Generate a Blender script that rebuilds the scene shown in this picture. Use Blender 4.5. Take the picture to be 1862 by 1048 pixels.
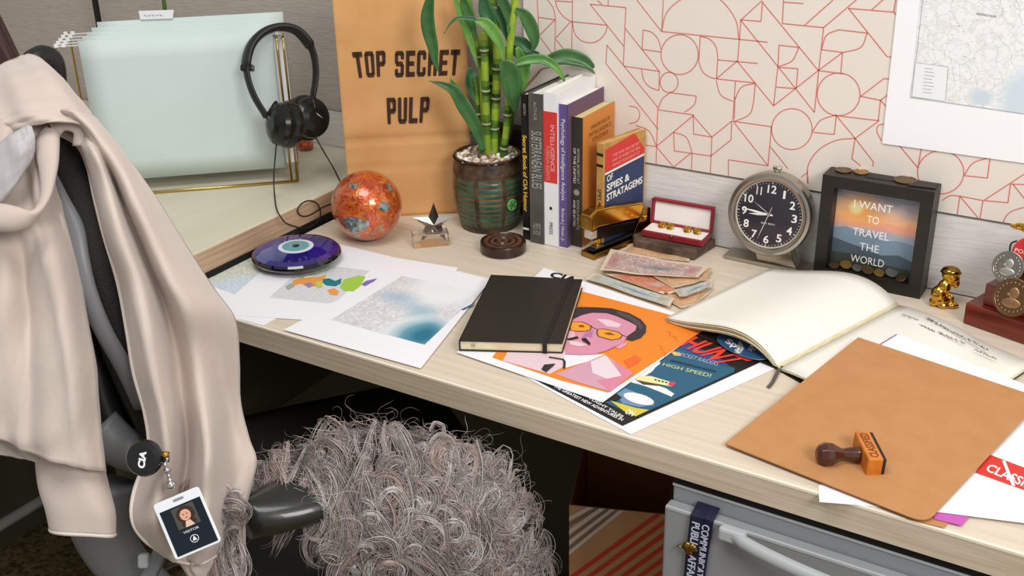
import bpy, bmesh, math, random
import numpy as np
from mathutils import Vector, Matrix
random.seed(7); np.random.seed(7)
for o in list(bpy.data.objects): bpy.data.objects.remove(o)
C = bpy.context.scene.collection
S = bpy.context.scene

# ------------------------------------------------------------------ camera
F, PITCH, YAW, ROLL = 2071.84, 24.9485, 32.1996, -1.27463
TOP = 0.74                      # desk top above the floor
CAM = Vector((0, 0, TOP + 0.69))
YW = 1.545                      # cubicle wall plane
YF = 0.983                      # front edge of the desk
_p, _y, _r = map(math.radians, (PITCH, YAW, ROLL))
FW = Vector((-math.sin(_y)*math.cos(_p), math.cos(_y)*math.cos(_p), -math.sin(_p)))
_R = Vector((math.cos(_y), math.sin(_y), 0)); _U = _R.cross(FW)
RT = _R*math.cos(_r) + _U*math.sin(_r); UP = _U*math.cos(_r) - _R*math.sin(_r)
cam = bpy.data.objects.new('camera', bpy.data.cameras.new('camera')); C.objects.link(cam)
M = Matrix((RT, UP, -FW)).transposed().to_4x4(); M.translation = CAM
cam.matrix_world = M
cam.data.sensor_width = 36; cam.data.lens = F/1862*36; cam.data.clip_start = .05
S.camera = cam
# ------------------------------------------------------------------ world, lights, exposure
w = bpy.data.worlds.new('world'); S.world = w; w.use_nodes = True
bg = w.node_tree.nodes['Background']; bg.inputs[0].default_value = (.97, .98, 1, 1); bg.inputs[1].default_value = .40
def area(name, loc, aim, size, power, col=(1, 1, 1), sy=None):
    l = bpy.data.lights.new(name, 'AREA'); l.energy = power; l.size = size; l.color = col
    if sy: l.shape = 'RECTANGLE'; l.size_y = sy
    o = bpy.data.objects.new(name, l); C.objects.link(o); o.location = loc
    o.rotation_euler = (Vector(aim)-Vector(loc)).to_track_quat('-Z', 'Y').to_euler(); return o
area('ceiling_light', (-.55, .35, 2.7), (-.65, 1.2, .74), 1.1, 20, (1, .99, .975), .8)
area('ceiling_light', (1.35, -.1, 2.35), (-.6, 1.1, .7), .9, 38, (1, .985, .965), .8)
S.view_settings.view_transform = 'Standard'; S.view_settings.look = 'None'
S.view_settings.exposure = 0.0; S.view_settings.gamma = 1; S.view_settings.use_curve_mapping = False

# ------------------------------------------------------------------ pixel/plane helpers
def ray(px, py): return FW*F + RT*(px-931) - UP*(py-524)
def at(px, py, h=0):
    d = ray(px, py); return CAM + d*((TOP+h-CAM.z)/d.z)
def ypl(px, py, Y):
    d = ray(px, py); return CAM + d*(Y/d.y)
def wl(px, py, off=0): return ypl(px, py, YW-off)
def pl(px, py, P, n):
    d = ray(px, py); return CAM + d*((P-CAM).dot(n)/d.dot(n))
def dd(px, py, d): return CAM + ray(px, py)*(d/F)
def dep(P): return (P-CAM).dot(FW)
def hz(B, px, py):              # height of a pixel above the vertical line through B
    d = ray(px, py); t = (B.x*d.x+B.y*d.y)/(d.x*d.x+d.y*d.y); return CAM.z+d.z*t-B.z
def Z(pts, ox, oy, s): return [(ox+x*s, oy+y*s) for x, y in pts]
Zv = Vector((0, 0, 1))
def crom(P, n=6, closed=False):
    P = [Vector(p) for p in P]; out = []
    N = len(P)
    for i in range(N if closed else N-1):
        a = P[(i-1) % N] if closed or i > 0 else P[0]*2-P[1]
        b = P[i]; c = P[(i+1) % N]
        d = P[(i+2) % N] if closed or i < N-2 else c*2-b
        for k in range(n):
            t = k/n
            out.append(.5*((2*b)+(c-a)*t+(2*a-5*b+4*c-d)*t*t+(3*b-a-3*c+d)*t**3))
    if not closed: out.append(P[-1].copy())
    return out

# ------------------------------------------------------------------ materials
def lin(c):
    if isinstance(c, str):
        c = [int(c[i:i+2], 16)/255 for i in (0, 2, 4)]
    return tuple(((v+.055)/1.055)**2.4 if v > .04045 else v/12.92 for v in c[:3])+(1,)
MATS = {}
def mat(name, col, rough=.5, metal=0, noise=None, bump=None, coat=0, trans=0, ior=1.45, sheen=0, spec=.5, alpha=1, sss=0):
    """noise=(scale, colour2, stretch xyz, detail) mixes a second colour; bump=(scale, strength, stretch)"""
    if name in MATS: return MATS[name]
    m = bpy.data.materials.new(name); m.use_nodes = True; nt = m.node_tree; b = nt.nodes['Principled BSDF']
    b.inputs['Base Color'].default_value = lin(col); b.inputs['Roughness'].default_value = rough
    b.inputs['Metallic'].default_value = metal; b.inputs['Coat Weight'].default_value = coat
    b.inputs['Transmission Weight'].default_value = trans; b.inputs['IOR'].default_value = ior
    b.inputs['Sheen Weight'].default_value = sheen; b.inputs['Specular IOR Level'].default_value = spec
    b.inputs['Alpha'].default_value = alpha; b.inputs['Coat Roughness'].default_value = .05
    if sss: b.inputs['Subsurface Weight'].default_value = sss; b.inputs['Subsurface Scale'].default_value = .01
    m.diffuse_color = lin(col)
    def tex(scale, stretch, detail=3):
        tc = nt.nodes.new('ShaderNodeTexCoord'); mp = nt.nodes.new('ShaderNodeMapping')
        mp.inputs['Scale'].default_value = stretch or (1, 1, 1)
        n = nt.nodes.new('ShaderNodeTexNoise'); n.inputs['Scale'].default_value = scale; n.inputs['Detail'].default_value = detail
        nt.links.new(tc.outputs['Object'], mp.inputs[0]); nt.links.new(mp.outputs[0], n.inputs['Vector']); return n
    if noise:
        sc, c2 = noise[0], noise[1]; st = noise[2] if len(noise) > 2 else None
        n = tex(sc, st, noise[3] if len(noise) > 3 else 3); r = nt.nodes.new('ShaderNodeValToRGB')
        r.color_ramp.elements[0].position = .38; r.color_ramp.elements[1].position = .64
        r.color_ramp.elements[0].color = lin(col); r.color_ramp.elements[1].color = lin(c2)
        nt.links.new(n.outputs['Fac'], r.inputs[0]); nt.links.new(r.outputs[0], b.inputs['Base Color'])
    if bump:
        n = tex(bump[0], bump[2] if len(bump) > 2 else None, 4); bp = nt.nodes.new('ShaderNodeBump')
        bp.inputs['Strength'].default_value = bump[1]; bp.inputs['Distance'].default_value = .002
        nt.links.new(n.outputs['Fac'], bp.inputs['Height']); nt.links.new(bp.outputs[0], b.inputs['Normal'])
    MATS[name] = m; return m
def uvmat(name, build, rough=.6):
    """a printed material: build(nt, uv_socket) returns a colour socket"""
    if name in MATS: return MATS[name]
    m = bpy.data.materials.new(name); m.use_nodes = True; nt = m.node_tree; b = nt.nodes['Principled BSDF']
    b.inputs['Roughness'].default_value = rough
    tc = nt.nodes.new('ShaderNodeTexCoord')
    nt.links.new(build(nt, tc.outputs['UV']), b.inputs['Base Color']); MATS[name] = m; return m
def N(nt, t, **k):
    n = nt.nodes.new(t)
    for a, v in k.items(): setattr(n, a, v)
    return n
def nnoise(nt, uv, scale, stretch=(1, 1, 1), detail=4, dist=0, vor=False):
    mp = N(nt, 'ShaderNodeMapping'); mp.inputs['Scale'].default_value = stretch; nt.links.new(uv, mp.inputs[0])
    n = N(nt, 'ShaderNodeTexVoronoi', feature='DISTANCE_TO_EDGE') if vor else N(nt, 'ShaderNodeTexNoise')
    n.inputs['Scale'].default_value = scale
    if not vor: n.inputs['Detail'].default_value = detail; n.inputs['Distortion'].default_value = dist
    nt.links.new(mp.outputs[0], n.inputs['Vector']); return n.outputs[0]
def nramp(nt, fac, stops, const=False):
    r = N(nt, 'ShaderNodeValToRGB'); cr = r.color_ramp
    if const: cr.interpolation = 'CONSTANT'
    while len(cr.elements) < len(stops): cr.elements.new(.5)
    for e, (p, c) in zip(cr.elements, stops): e.position = p; e.color = lin(c)
    nt.links.new(fac, r.inputs[0]); return r.outputs[0]
def nmix(nt, fac, a, b, mode='MIX'):
    m = N(nt, 'ShaderNodeMix', data_type='RGBA', blend_type=mode)
    if hasattr(fac, 'node'): nt.links.new(fac, m.inputs[0])
    else: m.inputs[0].default_value = fac
    for s, i in ((a, 6), (b, 7)):
        if hasattr(s, 'node'): nt.links.new(s, m.inputs[i])
        else: m.inputs[i].default_value = lin(s)
    return m.outputs[2]
def nblob(nt, uv, cx, cy, rx, ry, soft=.5):
    """1 inside the ellipse, falling to 0"""
    mp = N(nt, 'ShaderNodeMapping'); mp.inputs['Location'].default_value = (-cx/rx, -cy/ry, 0); mp.inputs['Scale'].default_value = (1/rx, 1/ry, 0)
    nt.links.new(uv, mp.inputs[0]); v = N(nt, 'ShaderNodeVectorMath', operation='LENGTH'); nt.links.new(mp.outputs[0], v.inputs[0])
    return nramp(nt, v.outputs['Value'], [(1-soft if soft < 1 else 0, 'ffffff'), (1, '000000')])

# ------------------------------------------------------------------ mesh builder
def tag(o, label=None, cat=None, group=None, kind=None):
    if label: o['label'] = label
    if cat: o['category'] = cat
    if group: o['group'] = group
    if kind: o['kind'] = kind
    return o
def thing(name, label, cat, loc, group=None):
    o = bpy.data.objects.new(name, None); C.objects.link(o); o.location = loc; o.empty_display_size = .02
    return tag(o, label, cat, group)
def wloc(o):
    v = Vector(o.location)
    while o.parent: o = o.parent; v += Vector(o.location)
    return v
class MB:
    def __init__(s): s.v = []; s.f = []; s.m = []; s.mats = []; s.uv = {}; s.sm = []
    def mi(s, m):
        if m not in s.mats: s.mats.append(m)
        return s.mats.index(m)
    def face(s, pts, m, uv=None, smooth=False):
        i = len(s.v); s.v += [Vector(p) for p in pts]; s.f.append(list(range(i, i+len(pts)))); s.m.append(s.mi(m)); s.sm.append(smooth)
        if uv: s.uv[len(s.f)-1] = uv
    def mesh(s, vs, fs, m, smooth=False):
        i = len(s.v); s.v += [Vector(p) for p in vs]; k = s.mi(m)
        for f in fs: s.f.append([i+a for a in f]); s.m.append(k); s.sm.append(smooth)
    def box(s, O, A, B, D, m):        # corner and three edge vectors
        O, A, B, D = map(Vector, (O, A, B, D))
        vs = [O, O+A, O+A+B, O+B, O+D, O+A+D, O+A+B+D, O+B+D]
        if A.cross(B).dot(D) < 0: vs = vs[4:]+vs[:4]
        s.mesh(vs, [(0, 3, 2, 1), (4, 5, 6, 7), (0, 1, 5, 4), (1, 2, 6, 5), (2, 3, 7, 6), (3, 0, 4, 7)], m)
    def cbox(s, c, ax, sz, m):        # centre, axes, full sizes
        a = [Vector(ax[i])*sz[i] for i in range(3)]
        s.box(Vector(c)-(a[0]+a[1]+a[2])/2, *a, m)
    def prism(s, pts, ext, m, msides=None, uv=None):   # polygon extruded by vector
        pts = [Vector(p) for p in pts]; n = len(pts); ext = Vector(ext)
        nrm = sum(((pts[i]-pts[0]).cross(pts[(i+1) % n]-pts[0]) for i in range(n)), Vector())
        if nrm.dot(ext) > 0: pts = pts[::-1]; uv = uv[::-1] if uv else None
        q = [p+ext for p in pts]
        s.face(pts, m, uv)
        s.face(q[::-1], msides or m)
        for i in range(n):
            j = (i+1) % n; s.face([pts[j], pts[i], q[i], q[j]], msides or m)
    def tube(s, pts, r, m, k=8, cap=True, flat=None, smooth=True):
        """r: number or list; flat=(vector, ratio): elliptical section, wide along vector"""
        pts = [Vector(p) for p in pts]; n = len(pts); vs = []; fs = []; prev = None
        for i, p in enumerate(pts):
            t = (pts[min(i+1, n-1)]-pts[max(i-1, 0)]).normalized()
            if flat:
                a = Vector(flat[0]); a = (a-t*a.dot(t)).normalized()
            elif prev is None:
                a = t.orthogonal().normalized()
            else: a = (prev-t*prev.dot(t)).normalized()
            prev = a; b = t.cross(a); rr = r[i] if isinstance(r, (list, tuple)) else r
            q = flat[1] if flat else 1
            for j in range(k):
                th = 2*math.pi*j/k; vs.append(p+a*math.cos(th)*rr+b*math.sin(th)*rr*q)
        for i in range(n-1):
            for j in range(k):
                fs.append((i*k+j, i*k+(j+1) % k, (i+1)*k+(j+1) % k, (i+1)*k+j))
        if cap: fs.append(tuple(range(k))[::-1]); fs.append(tuple((n-1)*k+j for j in range(k)))
        s.mesh(vs, fs, m, smooth)
    def lathe(s, prof, O, ax, m, k=40, smooth=True, cap=True, ref=None, mod=None):
        """prof: list of (radius, height, [material])"""
        O = Vector(O); ax = Vector(ax).normalized(); a = (Vector(ref)-ax*ax.dot(Vector(ref))).normalized() if ref else ax.orthogonal().normalized(); b = ax.cross(a)
        for i in range(len(prof)-1):
            (r0, h0), (r1, h1) = prof[i][:2], prof[i+1][:2]; mm = prof[i][2] if len(prof[i]) > 2 else m
            vs = []
            for (r, h) in ((r0, h0), (r1, h1)):
                for j in range(k):
                    th = 2*math.pi*j/k; q = mod(th, r, h) if mod else r
                    vs.append(O+ax*h+(a*math.cos(th)+b*math.sin(th))*q)
            s.mesh(vs, [(j, (j+1) % k, k+(j+1) % k, k+j) for j in range(k)], mm, smooth)
    def grid(s, P, m, smooth=True):
        n, q = len(P), len(P[0]); s.mesh([p for r in P for p in r], [(i*q+j, i*q+j+1, (i+1)*q+j+1, (i+1)*q+j) for i in range(n-1) for j in range(q-1)], m, smooth)
    def ball(s, c, rx, ry=None, rz=None, m=None, ax=None, k=14):
        ry = ry or rx; rz = rz or rx; ax = ax or (Vector((1, 0, 0)), Vector((0, 1, 0)), Zv); c = Vector(c); vs = []; fs = []
        ax = [Vector(a) for a in ax]
        for i in range(k+1):
            ph = math.pi*i/k
            for j in range(k*2):
                th = math.pi*j/k; vs.append(c+ax[0]*rx*math.sin(ph)*math.cos(th)+ax[1]*ry*math.sin(ph)*math.sin(th)+ax[2]*rz*math.cos(ph))
        K = 2*k
        for i in range(k):
            for j in range(K): fs.append((i*K+j, (i+1)*K+j, (i+1)*K+(j+1) % K, i*K+(j+1) % K))
        s.mesh(vs, fs, m, True)
    def ribbon(s, pts, wd, n, m, closed=False):
        pts = [Vector(p) for p in pts]; n = Vector(n); L = len(pts); A = []
        for i, p in enumerate(pts):
            if closed: t = pts[(i+1) % L]-pts[i-1]
            else: t = pts[min(i+1, L-1)]-pts[max(i-1, 0)]
            t.normalize(); A.append((p+n.cross(t)*wd/2, p-n.cross(t)*wd/2))
        if closed: A.append(A[0])
        for i in range(len(A)-1): s.face([A[i][0], A[i][1], A[i+1][1], A[i+1][0]], m)
    def poly(s, pts, m, uv=None): s.face(pts, m, uv)
    def text(s, body, q, m, bold=.0, lift=0, spacing=1.0):
        """lettering fitted to the quad q = TL, TR, BR, BL"""
        vs, fs = glyphs(body, bold, spacing)
        if not vs: return
        xs = [v[0] for v in vs]; ys = [v[1] for v in vs]; x0, x1, y0, y1 = min(xs), max(xs), min(ys), max(ys)
        q = [Vector(p) for p in q]; n = (q[1]-q[0]).cross(q[3]-q[0]).normalized()
        if n.dot(CAM-q[0]) > 0: q = [q[1], q[0], q[3], q[2]]      # keep lettering unmirrored
        else: n = -n
        out = []
        for x, y in vs:
            u = (x-x0)/(x1-x0 or 1); t = 1-(y-y0)/(y1-y0 or 1)
            out.append((q[0]*(1-u)+q[1]*u)*(1-t)+(q[3]*(1-u)+q[2]*u)*t+n*lift)
        s.mesh(out, fs, m)
    def obj(s, name, parent=None, loc=None, bevel=0, seg=2, sub=0, solid=0, remesh=0, label=None, recalc=False):
        if loc is None:
            if parent is not None: loc = wloc(parent)
            else:
                lo = [min(v[i] for v in s.v) for i in range(3)]; hi = [max(v[i] for v in s.v) for i in range(3)]
                loc = Vector(((lo[0]+hi[0])/2, (lo[1]+hi[1])/2, lo[2]))
        loc = Vector(loc); me = bpy.data.meshes.new(name)
        me.from_pydata([tuple(v-loc) for v in s.v], [], s.f)
        for m in s.mats: me.materials.append(m)
        me.polygons.foreach_set('material_index', s.m); me.polygons.foreach_set('use_smooth', s.sm)
        if s.uv:
            ul = me.uv_layers.new(name='UVMap')
            for i, uv in s.uv.items():
                for k, li in enumerate(me.polygons[i].loop_indices): ul.data[li].uv = uv[k]
        if recalc or remesh or bevel or solid or sub:
            b = bmesh.new(); b.from_mesh(me); bmesh.ops.remove_doubles(b, verts=b.verts, dist=1e-5)
            if not solid: bmesh.ops.recalc_face_normals(b, faces=b.faces)
            b.to_mesh(me); b.free()
        me.update(); o = bpy.data.objects.new(name, me); C.objects.link(o)
        if parent is not None: o.parent = parent; o.location = loc-wloc(parent)
        else: o.location = loc
        if solid: d = o.modifiers.new('solid', 'SOLIDIFY'); d.thickness = solid; d.offset = 0
        if remesh:
            d = o.modifiers.new('remesh', 'REMESH'); d.mode = 'VOXEL'; d.voxel_size = remesh; d.use_smooth_shade = True
            d = o.modifiers.new('smooth', 'SMOOTH'); d.iterations = 3
        if bevel:
            d = o.modifiers.new('bevel', 'BEVEL'); d.width = bevel; d.segments = seg; d.limit_method = 'ANGLE'; d.angle_limit = .6
        if sub: d = o.modifiers.new('sub', 'SUBSURF'); d.levels = sub; d.render_levels = sub
        if label: o['label'] = label
        return o
_STK = {'T': [(0, 0, 1, .2), (.31, 0, .69, 1)], 'O': [(0, .08, .36, .92), (.64, .08, 1, .92), (.1, 0, .9, .17), (.1, .83, .9, 1)], 'P': [(0, 0, .37, 1), (.3, 0, .9, .17), (.64, .06, 1, .52), (.3, .42, .9, .6)],
 'S': [(.1, 0, .9, .17), (0, .07, .36, .48), (.64, .07, 1, .32), (.12, .40, .88, .58), (.64, .5, 1, .93), (0, .68, .36, .93), (.1, .83, .9, 1)], 'E': [(0, 0, .38, 1), (.3, 0, 1, .19), (.3, .41, .9, .58), (.3, .81, 1, 1)],
 'C': [(0, .08, .36, .92), (.1, 0, .9, .17), (.1, .83, .9, 1), (.64, .07, 1, .36), (.64, .64, 1, .93)], 'R': [(0, 0, .37, 1), (.3, 0, .9, .17), (.64, .06, 1, .47), (.3, .40, .9, .56), (.62, .54, 1, 1)],
 'U': [(0, 0, .36, .92), (.64, 0, 1, .92), (.1, .83, .9, 1)], 'L': [(0, 0, .38, 1), (.3, .81, 1, 1)]}
def blocktext(mb, word, fn, m):
    """heavy condensed capitals drawn from bars; fn(u, v) maps the unit word box, v downwards"""
    n = len(word); cw = 1/(n+.22*(n-1))
    for i, c in enumerate(word):
        x0 = i*cw*1.22
        for (a, b_, c_, d_) in _STK[c]:
            ch = .035 if c in 'OPSCRU' else 0
            X = lambda t: x0+cw*t
            pts = [(X(a)+ch*cw*2, b_), (X(c_)-ch*cw*2, b_), (X(c_), b_+ch), (X(c_), d_-ch), (X(c_)-ch*cw*2, d_), (X(a)+ch*cw*2, d_), (X(a), d_-ch), (X(a), b_+ch)] if ch else [(X(a), b_), (X(c_), b_), (X(c_), d_), (X(a), d_)]
            mb.face([fn(u, v) for u, v in pts], m)
_G = {}
def glyphs(body, bold=0, spacing=1.0):
    key = (body, bold, spacing)
    if key in _G: return _G[key]
    cu = bpy.data.curves.new('t', 'FONT'); cu.body = body; cu.size = 1; cu.offset = bold; cu.resolution_u = 3; cu.space_character = spacing
    cu.dimensions = '2D'; cu.fill_mode = 'BOTH'
    o = bpy.data.objects.new('t', cu); C.objects.link(o)
    dg = bpy.context.evaluated_depsgraph_get(); dg.update(); me = bpy.data.meshes.new_from_object(o.evaluated_get(dg))
    r = ([(v.co.x, v.co.y) for v in me.vertices], [tuple(p.vertices) for p in me.polygons])
    bpy.data.objects.remove(o); bpy.data.meshes.remove(me); bpy.data.curves.remove(cu); _G[key] = r; return r
def one(name, label, cat, mb, group=None, kind=None, **k):
    return tag(mb.obj(name, **k), label, cat, group, kind)
def struct(name, mb, label=None, **k): return tag(mb.obj(name, **k), label, None, None, 'structure')
def lerp(a, b, t): return a*(1-t)+b*t

# ------------------------------------------------------------------ palette
WOOD = mat('pale_ash_laminate', 'e0d3c0', .42, noise=(9, 'd6c7b1', (.6, 14, 3), 5), bump=(30, .06, (.3, 12, 1)))
WOODE = mat('ash_laminate_edge', 'd5c5ae', .45, noise=(10, 'c6b399', (.8, 3, 26), 5))
EDGE = mat('edge_highlight_pale', 'f3e8d2', .35)
LEFTTOP = mat('left_laminate', 'd8d3bd', .45, noise=(5, 'd3cdb5', (4, .6, 1)))
BLACK = mat('soft_black', '15130f', .55)
GAP = mat('gap_black', '0c0a09', .8)
WPAPER = mat('cream_wallcovering', 'eae0d5', .85)
REDLINE = mat('red_line_print', 'dd7468', .8)
FABRIC = mat('grey_linen_fabric', 'e6e4e0', .95, noise=(22, 'd9d6d2', (1.2, 1, 22), 5), bump=(60, .2, (.6, 1, 8)))
FABL = mat('taupe_panel_fabric', 'bdb4ac', .95, noise=(24, 'b4aba3', (1.5, 1, 14), 5), bump=(70, .4, (1, 1, 6)))
OLIVE = mat('dark_olive_panel', '56533f', .8)
WHITE = mat('white_paper', 'f4f4f8', .6)
CREAM = mat('cream_paper', 'f2efe4', .7)
CREAME = mat('cream_page_edge', 'ece2c3', .7, noise=(60, 'dccfa6', (1, 1, 30)))
KRAFT = mat('kraft_card', 'c18b58', .75, noise=(40, 'bd8653'))
BROWNBAG = mat('brown_bag_paper', 'dba66c', .8, noise=(14, 'd19a5f', None, 3), bump=(18, .25))
BLK = mat('black_leatherette', '25211c', .5, bump=(300, .15))
INK = mat('black_ink', '1d1917', .6)
GOLD = mat('polished_gold', 'd9a441', .16, 1)
BRASS = mat('dark_brass', 'a8823e', .2, 1, noise=(20, '7c5a26'))
CHROME = mat('brushed_nickel', 'b9b2a6', .28, 1, bump=(40, .1, (1, 1, 20)))
STEEL = mat('bright_steel', 'd8d8d8', .15, 1)
GREYM = mat('grey_painted_metal', '919395', .42, bump=(400, .08))
GREYL = mat('light_grey_metal', 'b4b7b9', .35)
MAHOG = mat('mahogany', '7a2a18', .3, noise=(12, '5a1a0f', (1, 1, 8)), coat=.3)
RED = mat('bright_red', 'd8302c', .5)
CHAIRG = mat('chair_grey_plastic', '77787a', .4)
COATM = mat('beige_trench_cotton', 'cfc0b5', .85, noise=(7, 'c6b6ab'), bump=(32, .55), sheen=.25)
LINING = mat('silver_lining_satin', 'b2adae', .42, sheen=.3)

# ================================================================== the setting
XL = -2.3; XR = 1.0
XD = -1.205                      # edge of the raised return desk on the left
b = MB(); b.box((XL, YW, TOP-.03), (XR-XL, 0, 0), (0, .05, 0), (0, 0, 1.2), FABL)
b.box((-1.5, YW-.003, TOP), (XR+1.5, 0, 0), (0, .0029, 0), (0, 0, .112), FABRIC)
XP = wl(955, 0).x
b.box((XP, YW-.006, TOP+.1165), (XR-XP, 0, 0), (0, .0059, 0), (0, 0, 1.0), WPAPER)
b.box((-1.5, YW-.002, TOP+.112), (XR+1.5, 0, 0), (0, .0019, 0), (0, 0, .0045), mat('seam_grey', '9c9893', .8))
b.box((XL, YW+.002, 0), (XR-XL, 0, 0), (0, .05, 0), (0, 0, TOP-.03), OLIVE)
# red line pattern printed on the wallcovering
A_ = lambda *p: Z(p, 970, 0, .19085)
C_ = lambda *p: Z(p, 1120, 0, .4009)
LN = [A_((35, 0), (45, 170), (52, 345)), A_((50, 165), (205, 187)), A_((205, 187), (60, 335)), A_((60, 350), (200, 540)), A_((210, 180), (200, 620)),
      A_((372, 0), (362, 640)), A_((205, 8), (370, 18)), A_((355, 205), (215, 360)), A_((215, 375), (360, 560)), A_((362, 205), (700, 240)),
      A_((540, 40), (880, 72)), A_((540, 40), (860, 440)), A_((880, 72), (856, 615)), A_((870, 265), (1200, 680)), A_((860, 630), (1200, 680)),
      A_((610, 5), (655, 42)), A_((712, 0), (712, 50)), A_((700, 430), (1190, 1030)), A_((700, 430), (690, 605)), A_((690, 605), (1190, 1235)),
      A_((985, 0), (1220, 300)), A_((1237, 0), (1222, 297)), A_((1220, 300), (2230, 402)), A_((1045, 285), (1035, 470)), A_((1035, 470), (1212, 495)),
      A_((1590, 345), (1575, 590)), A_((1755, 570), (2140, 605)), A_((1755, 570), (1745, 752)), A_((1745, 752), (2110, 790)), A_((1200, 680), (1195, 862)), A_((1300, 883), (1552, 915)),
      C_((190, 490), (182, 745)), C_((190, 498), (355, 522)), C_((350, 525), (185, 663)), C_((350, 525), (352, 608), (435, 622)), C_((350, 525), (435, 622), (525, 550)),
      C_((435, 622), (428, 795)), C_((525, 550), (522, 635), (430, 708)), C_((90, 655), (185, 665)), C_((185, 668), (262, 758), (340, 695)), C_((262, 600), (265, 685), (430, 708)),
      C_((345, 700), (342, 778)), C_((60, 733), (182, 745)), C_((550, 277), (458, 355)), C_((542, 370), (530, 550)), C_((567, 90), (552, 280)), C_((552, 280), (715, 480)),
      C_((715, 480), (918, 320)), C_((918, 320), (660, 5)), C_((565, 92), (660, 5)), C_((565, 90), (658, 97), (665, 5)), C_((565, 90), (815, 402), (900, 510)), C_((920, 320), (900, 510)),
      C_((740, 205), (735, 300), (715, 480)), C_((740, 205), (830, 215)), C_((740, 305), (825, 312), (818, 400)), C_((728, 395), (815, 402)), C_((755, 107), (760, 0)), C_((755, 107), (942, 125)),
      C_((760, 10), (850, 16)), C_((855, 115), (985, 0)), C_((942, 125), (1090, 0)), C_((942, 125), (920, 320)), C_((1055, 38), (1260, 55), (1270, -10)), C_((1160, 44), (1222, -10)), C_((1260, 55), (1290, 90)),
      C_((1055, 38), (1230, 257), (1300, 262)), C_((1010, 135), (1140, 150)), C_((930, 225), (1028, 238), (1020, 330)), C_((1028, 238), (918, 320), (1030, 335)), C_((1110, 437), (1215, 357), (1300, 362)),
      C_((1110, 437), (1200, 455), (1300, 380)), C_((1200, 455), (1190, 548)), C_((1200, 455), (1260, 520)), C_((632, 380), (625, 460)), C_((537, 540), (540, 440)), C_((530, 550), (705, 575), (690, 752), (535, 555)),
      C_((690, 752), (510, 725), (510, 803)), C_((700, 665), (780, 765)), C_((1000, 522), (990, 610), (892, 600)), C_((1000, 525), (1195, 548)), C_((1000, 525), (1085, 628), (1190, 550)),
      C_((1085, 628), (1070, 720)), C_((1085, 628), (1168, 735), (1165, 755)), C_((1070, 720), (1110, 752)), C_((840, 803), (870, 782)), C_((868, 770), (872, 832)), C_((1275, 648), (1370, 762)), C_((1280, 660), (1385, 672), (1370, 762)),
      C_((1697, 715), (1685, 808), (1580, 797)), C_((1860, 785), (1668, 910)), C_((1560, 890), (1665, 910), (1650, 997), (1560, 890), (1548, 975)), C_((1668, 910), (1778, 920), (1790, 835), (1870, 838)), C_((1800, 835), (1880, 935))]
AR = [A_((135, 0), (190, 80), (210, 180)), A_((208, 8), (235, 90), (290, 160), (360, 205)), A_((370, 210), (395, 320), (455, 385), (540, 408), (620, 385), (680, 320), (705, 250)),
      A_((1225, 290), (1255, 150), (1330, 50), (1430, -20)), A_((1045, 285), (1130, 310), (1190, 380), (1215, 470)), A_((1590, 345), (1680, 375), (1740, 450), (1758, 570)),
      A_((1575, 590), (1610, 680), (1670, 730), (1745, 752)), A_((1030, 660), (1050, 760), (1110, 830), (1195, 862)), A_((1300, 885), (1230, 940), (1190, 1030)), A_((1552, 915), (1530, 1000), (1440, 1070)),
      C_((445, -25), (500, 25), (545, 95), (558, 182)), C_((455, 365), (475, 430), (530, 460)), C_((262, 600), (320, 625), (347, 700)), C_((90, 568), (150, 595), (185, 665)), C_((60, 480), (95, 490), (108, 520), (95, 550), (60, 562)),
      C_((830, 215), (800, 275), (740, 302)), C_((933, 222), (955, 160), (1010, 135)), C_((1140, 150), (1110, 215), (1030, 238)), C_((540, 450), (570, 395), (632, 378)), C_((625, 460), (605, 520), (535, 552)),
      C_((892, 595), (930, 545), (1000, 522)), C_((1230, 560), (1190, 570), (1185, 600), (1205, 640)), C_((868, 832), (872, 750), (920, 680), (1000, 637), (1085, 628)), C_((1580, 795), (1620, 740), (1697, 715)),
      C_((1480, 910), (1515, 888), (1560, 890)), C_((1750, 1020), (1785, 965), (1870, 935))]
CI = [(A_((1393, 520)), 178, 190, .19085), (A_((1292, 785)), 85, 96, .19085), (C_((1010, 428)), 97, 97, .4009), (C_((798, 586)), 92, 93, .4009), (C_((1473, 782)), 105, 98, .4009)]
zlo = TOP+.117
def wline(pts):
    P = [wl(x, y, .0064) for x, y in pts]
    for i in range(len(P)-1):
        a, c = P[i], P[i+1]
        if a.z < zlo and c.z < zlo: continue
        if a.z < zlo: a = c+(a-c)*((c.z-zlo)/(c.z-a.z))
        if c.z < zlo: c = a+(c-a)*((a.z-zlo)/(a.z-c.z))
        b.ribbon([a, c], .0013, (0, -1, 0), REDLINE)
for L in LN: wline(L)
for L in AR: wline([(p.x, p.y) for p in crom([(x, y, 0) for x, y in L], 7)])
for c, rx, ry, s in CI: wline([(c[0][0]+rx*s*math.cos(a/24*math.pi), c[0][1]+ry*s*math.sin(a/24*math.pi)) for a in range(49)])
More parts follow.
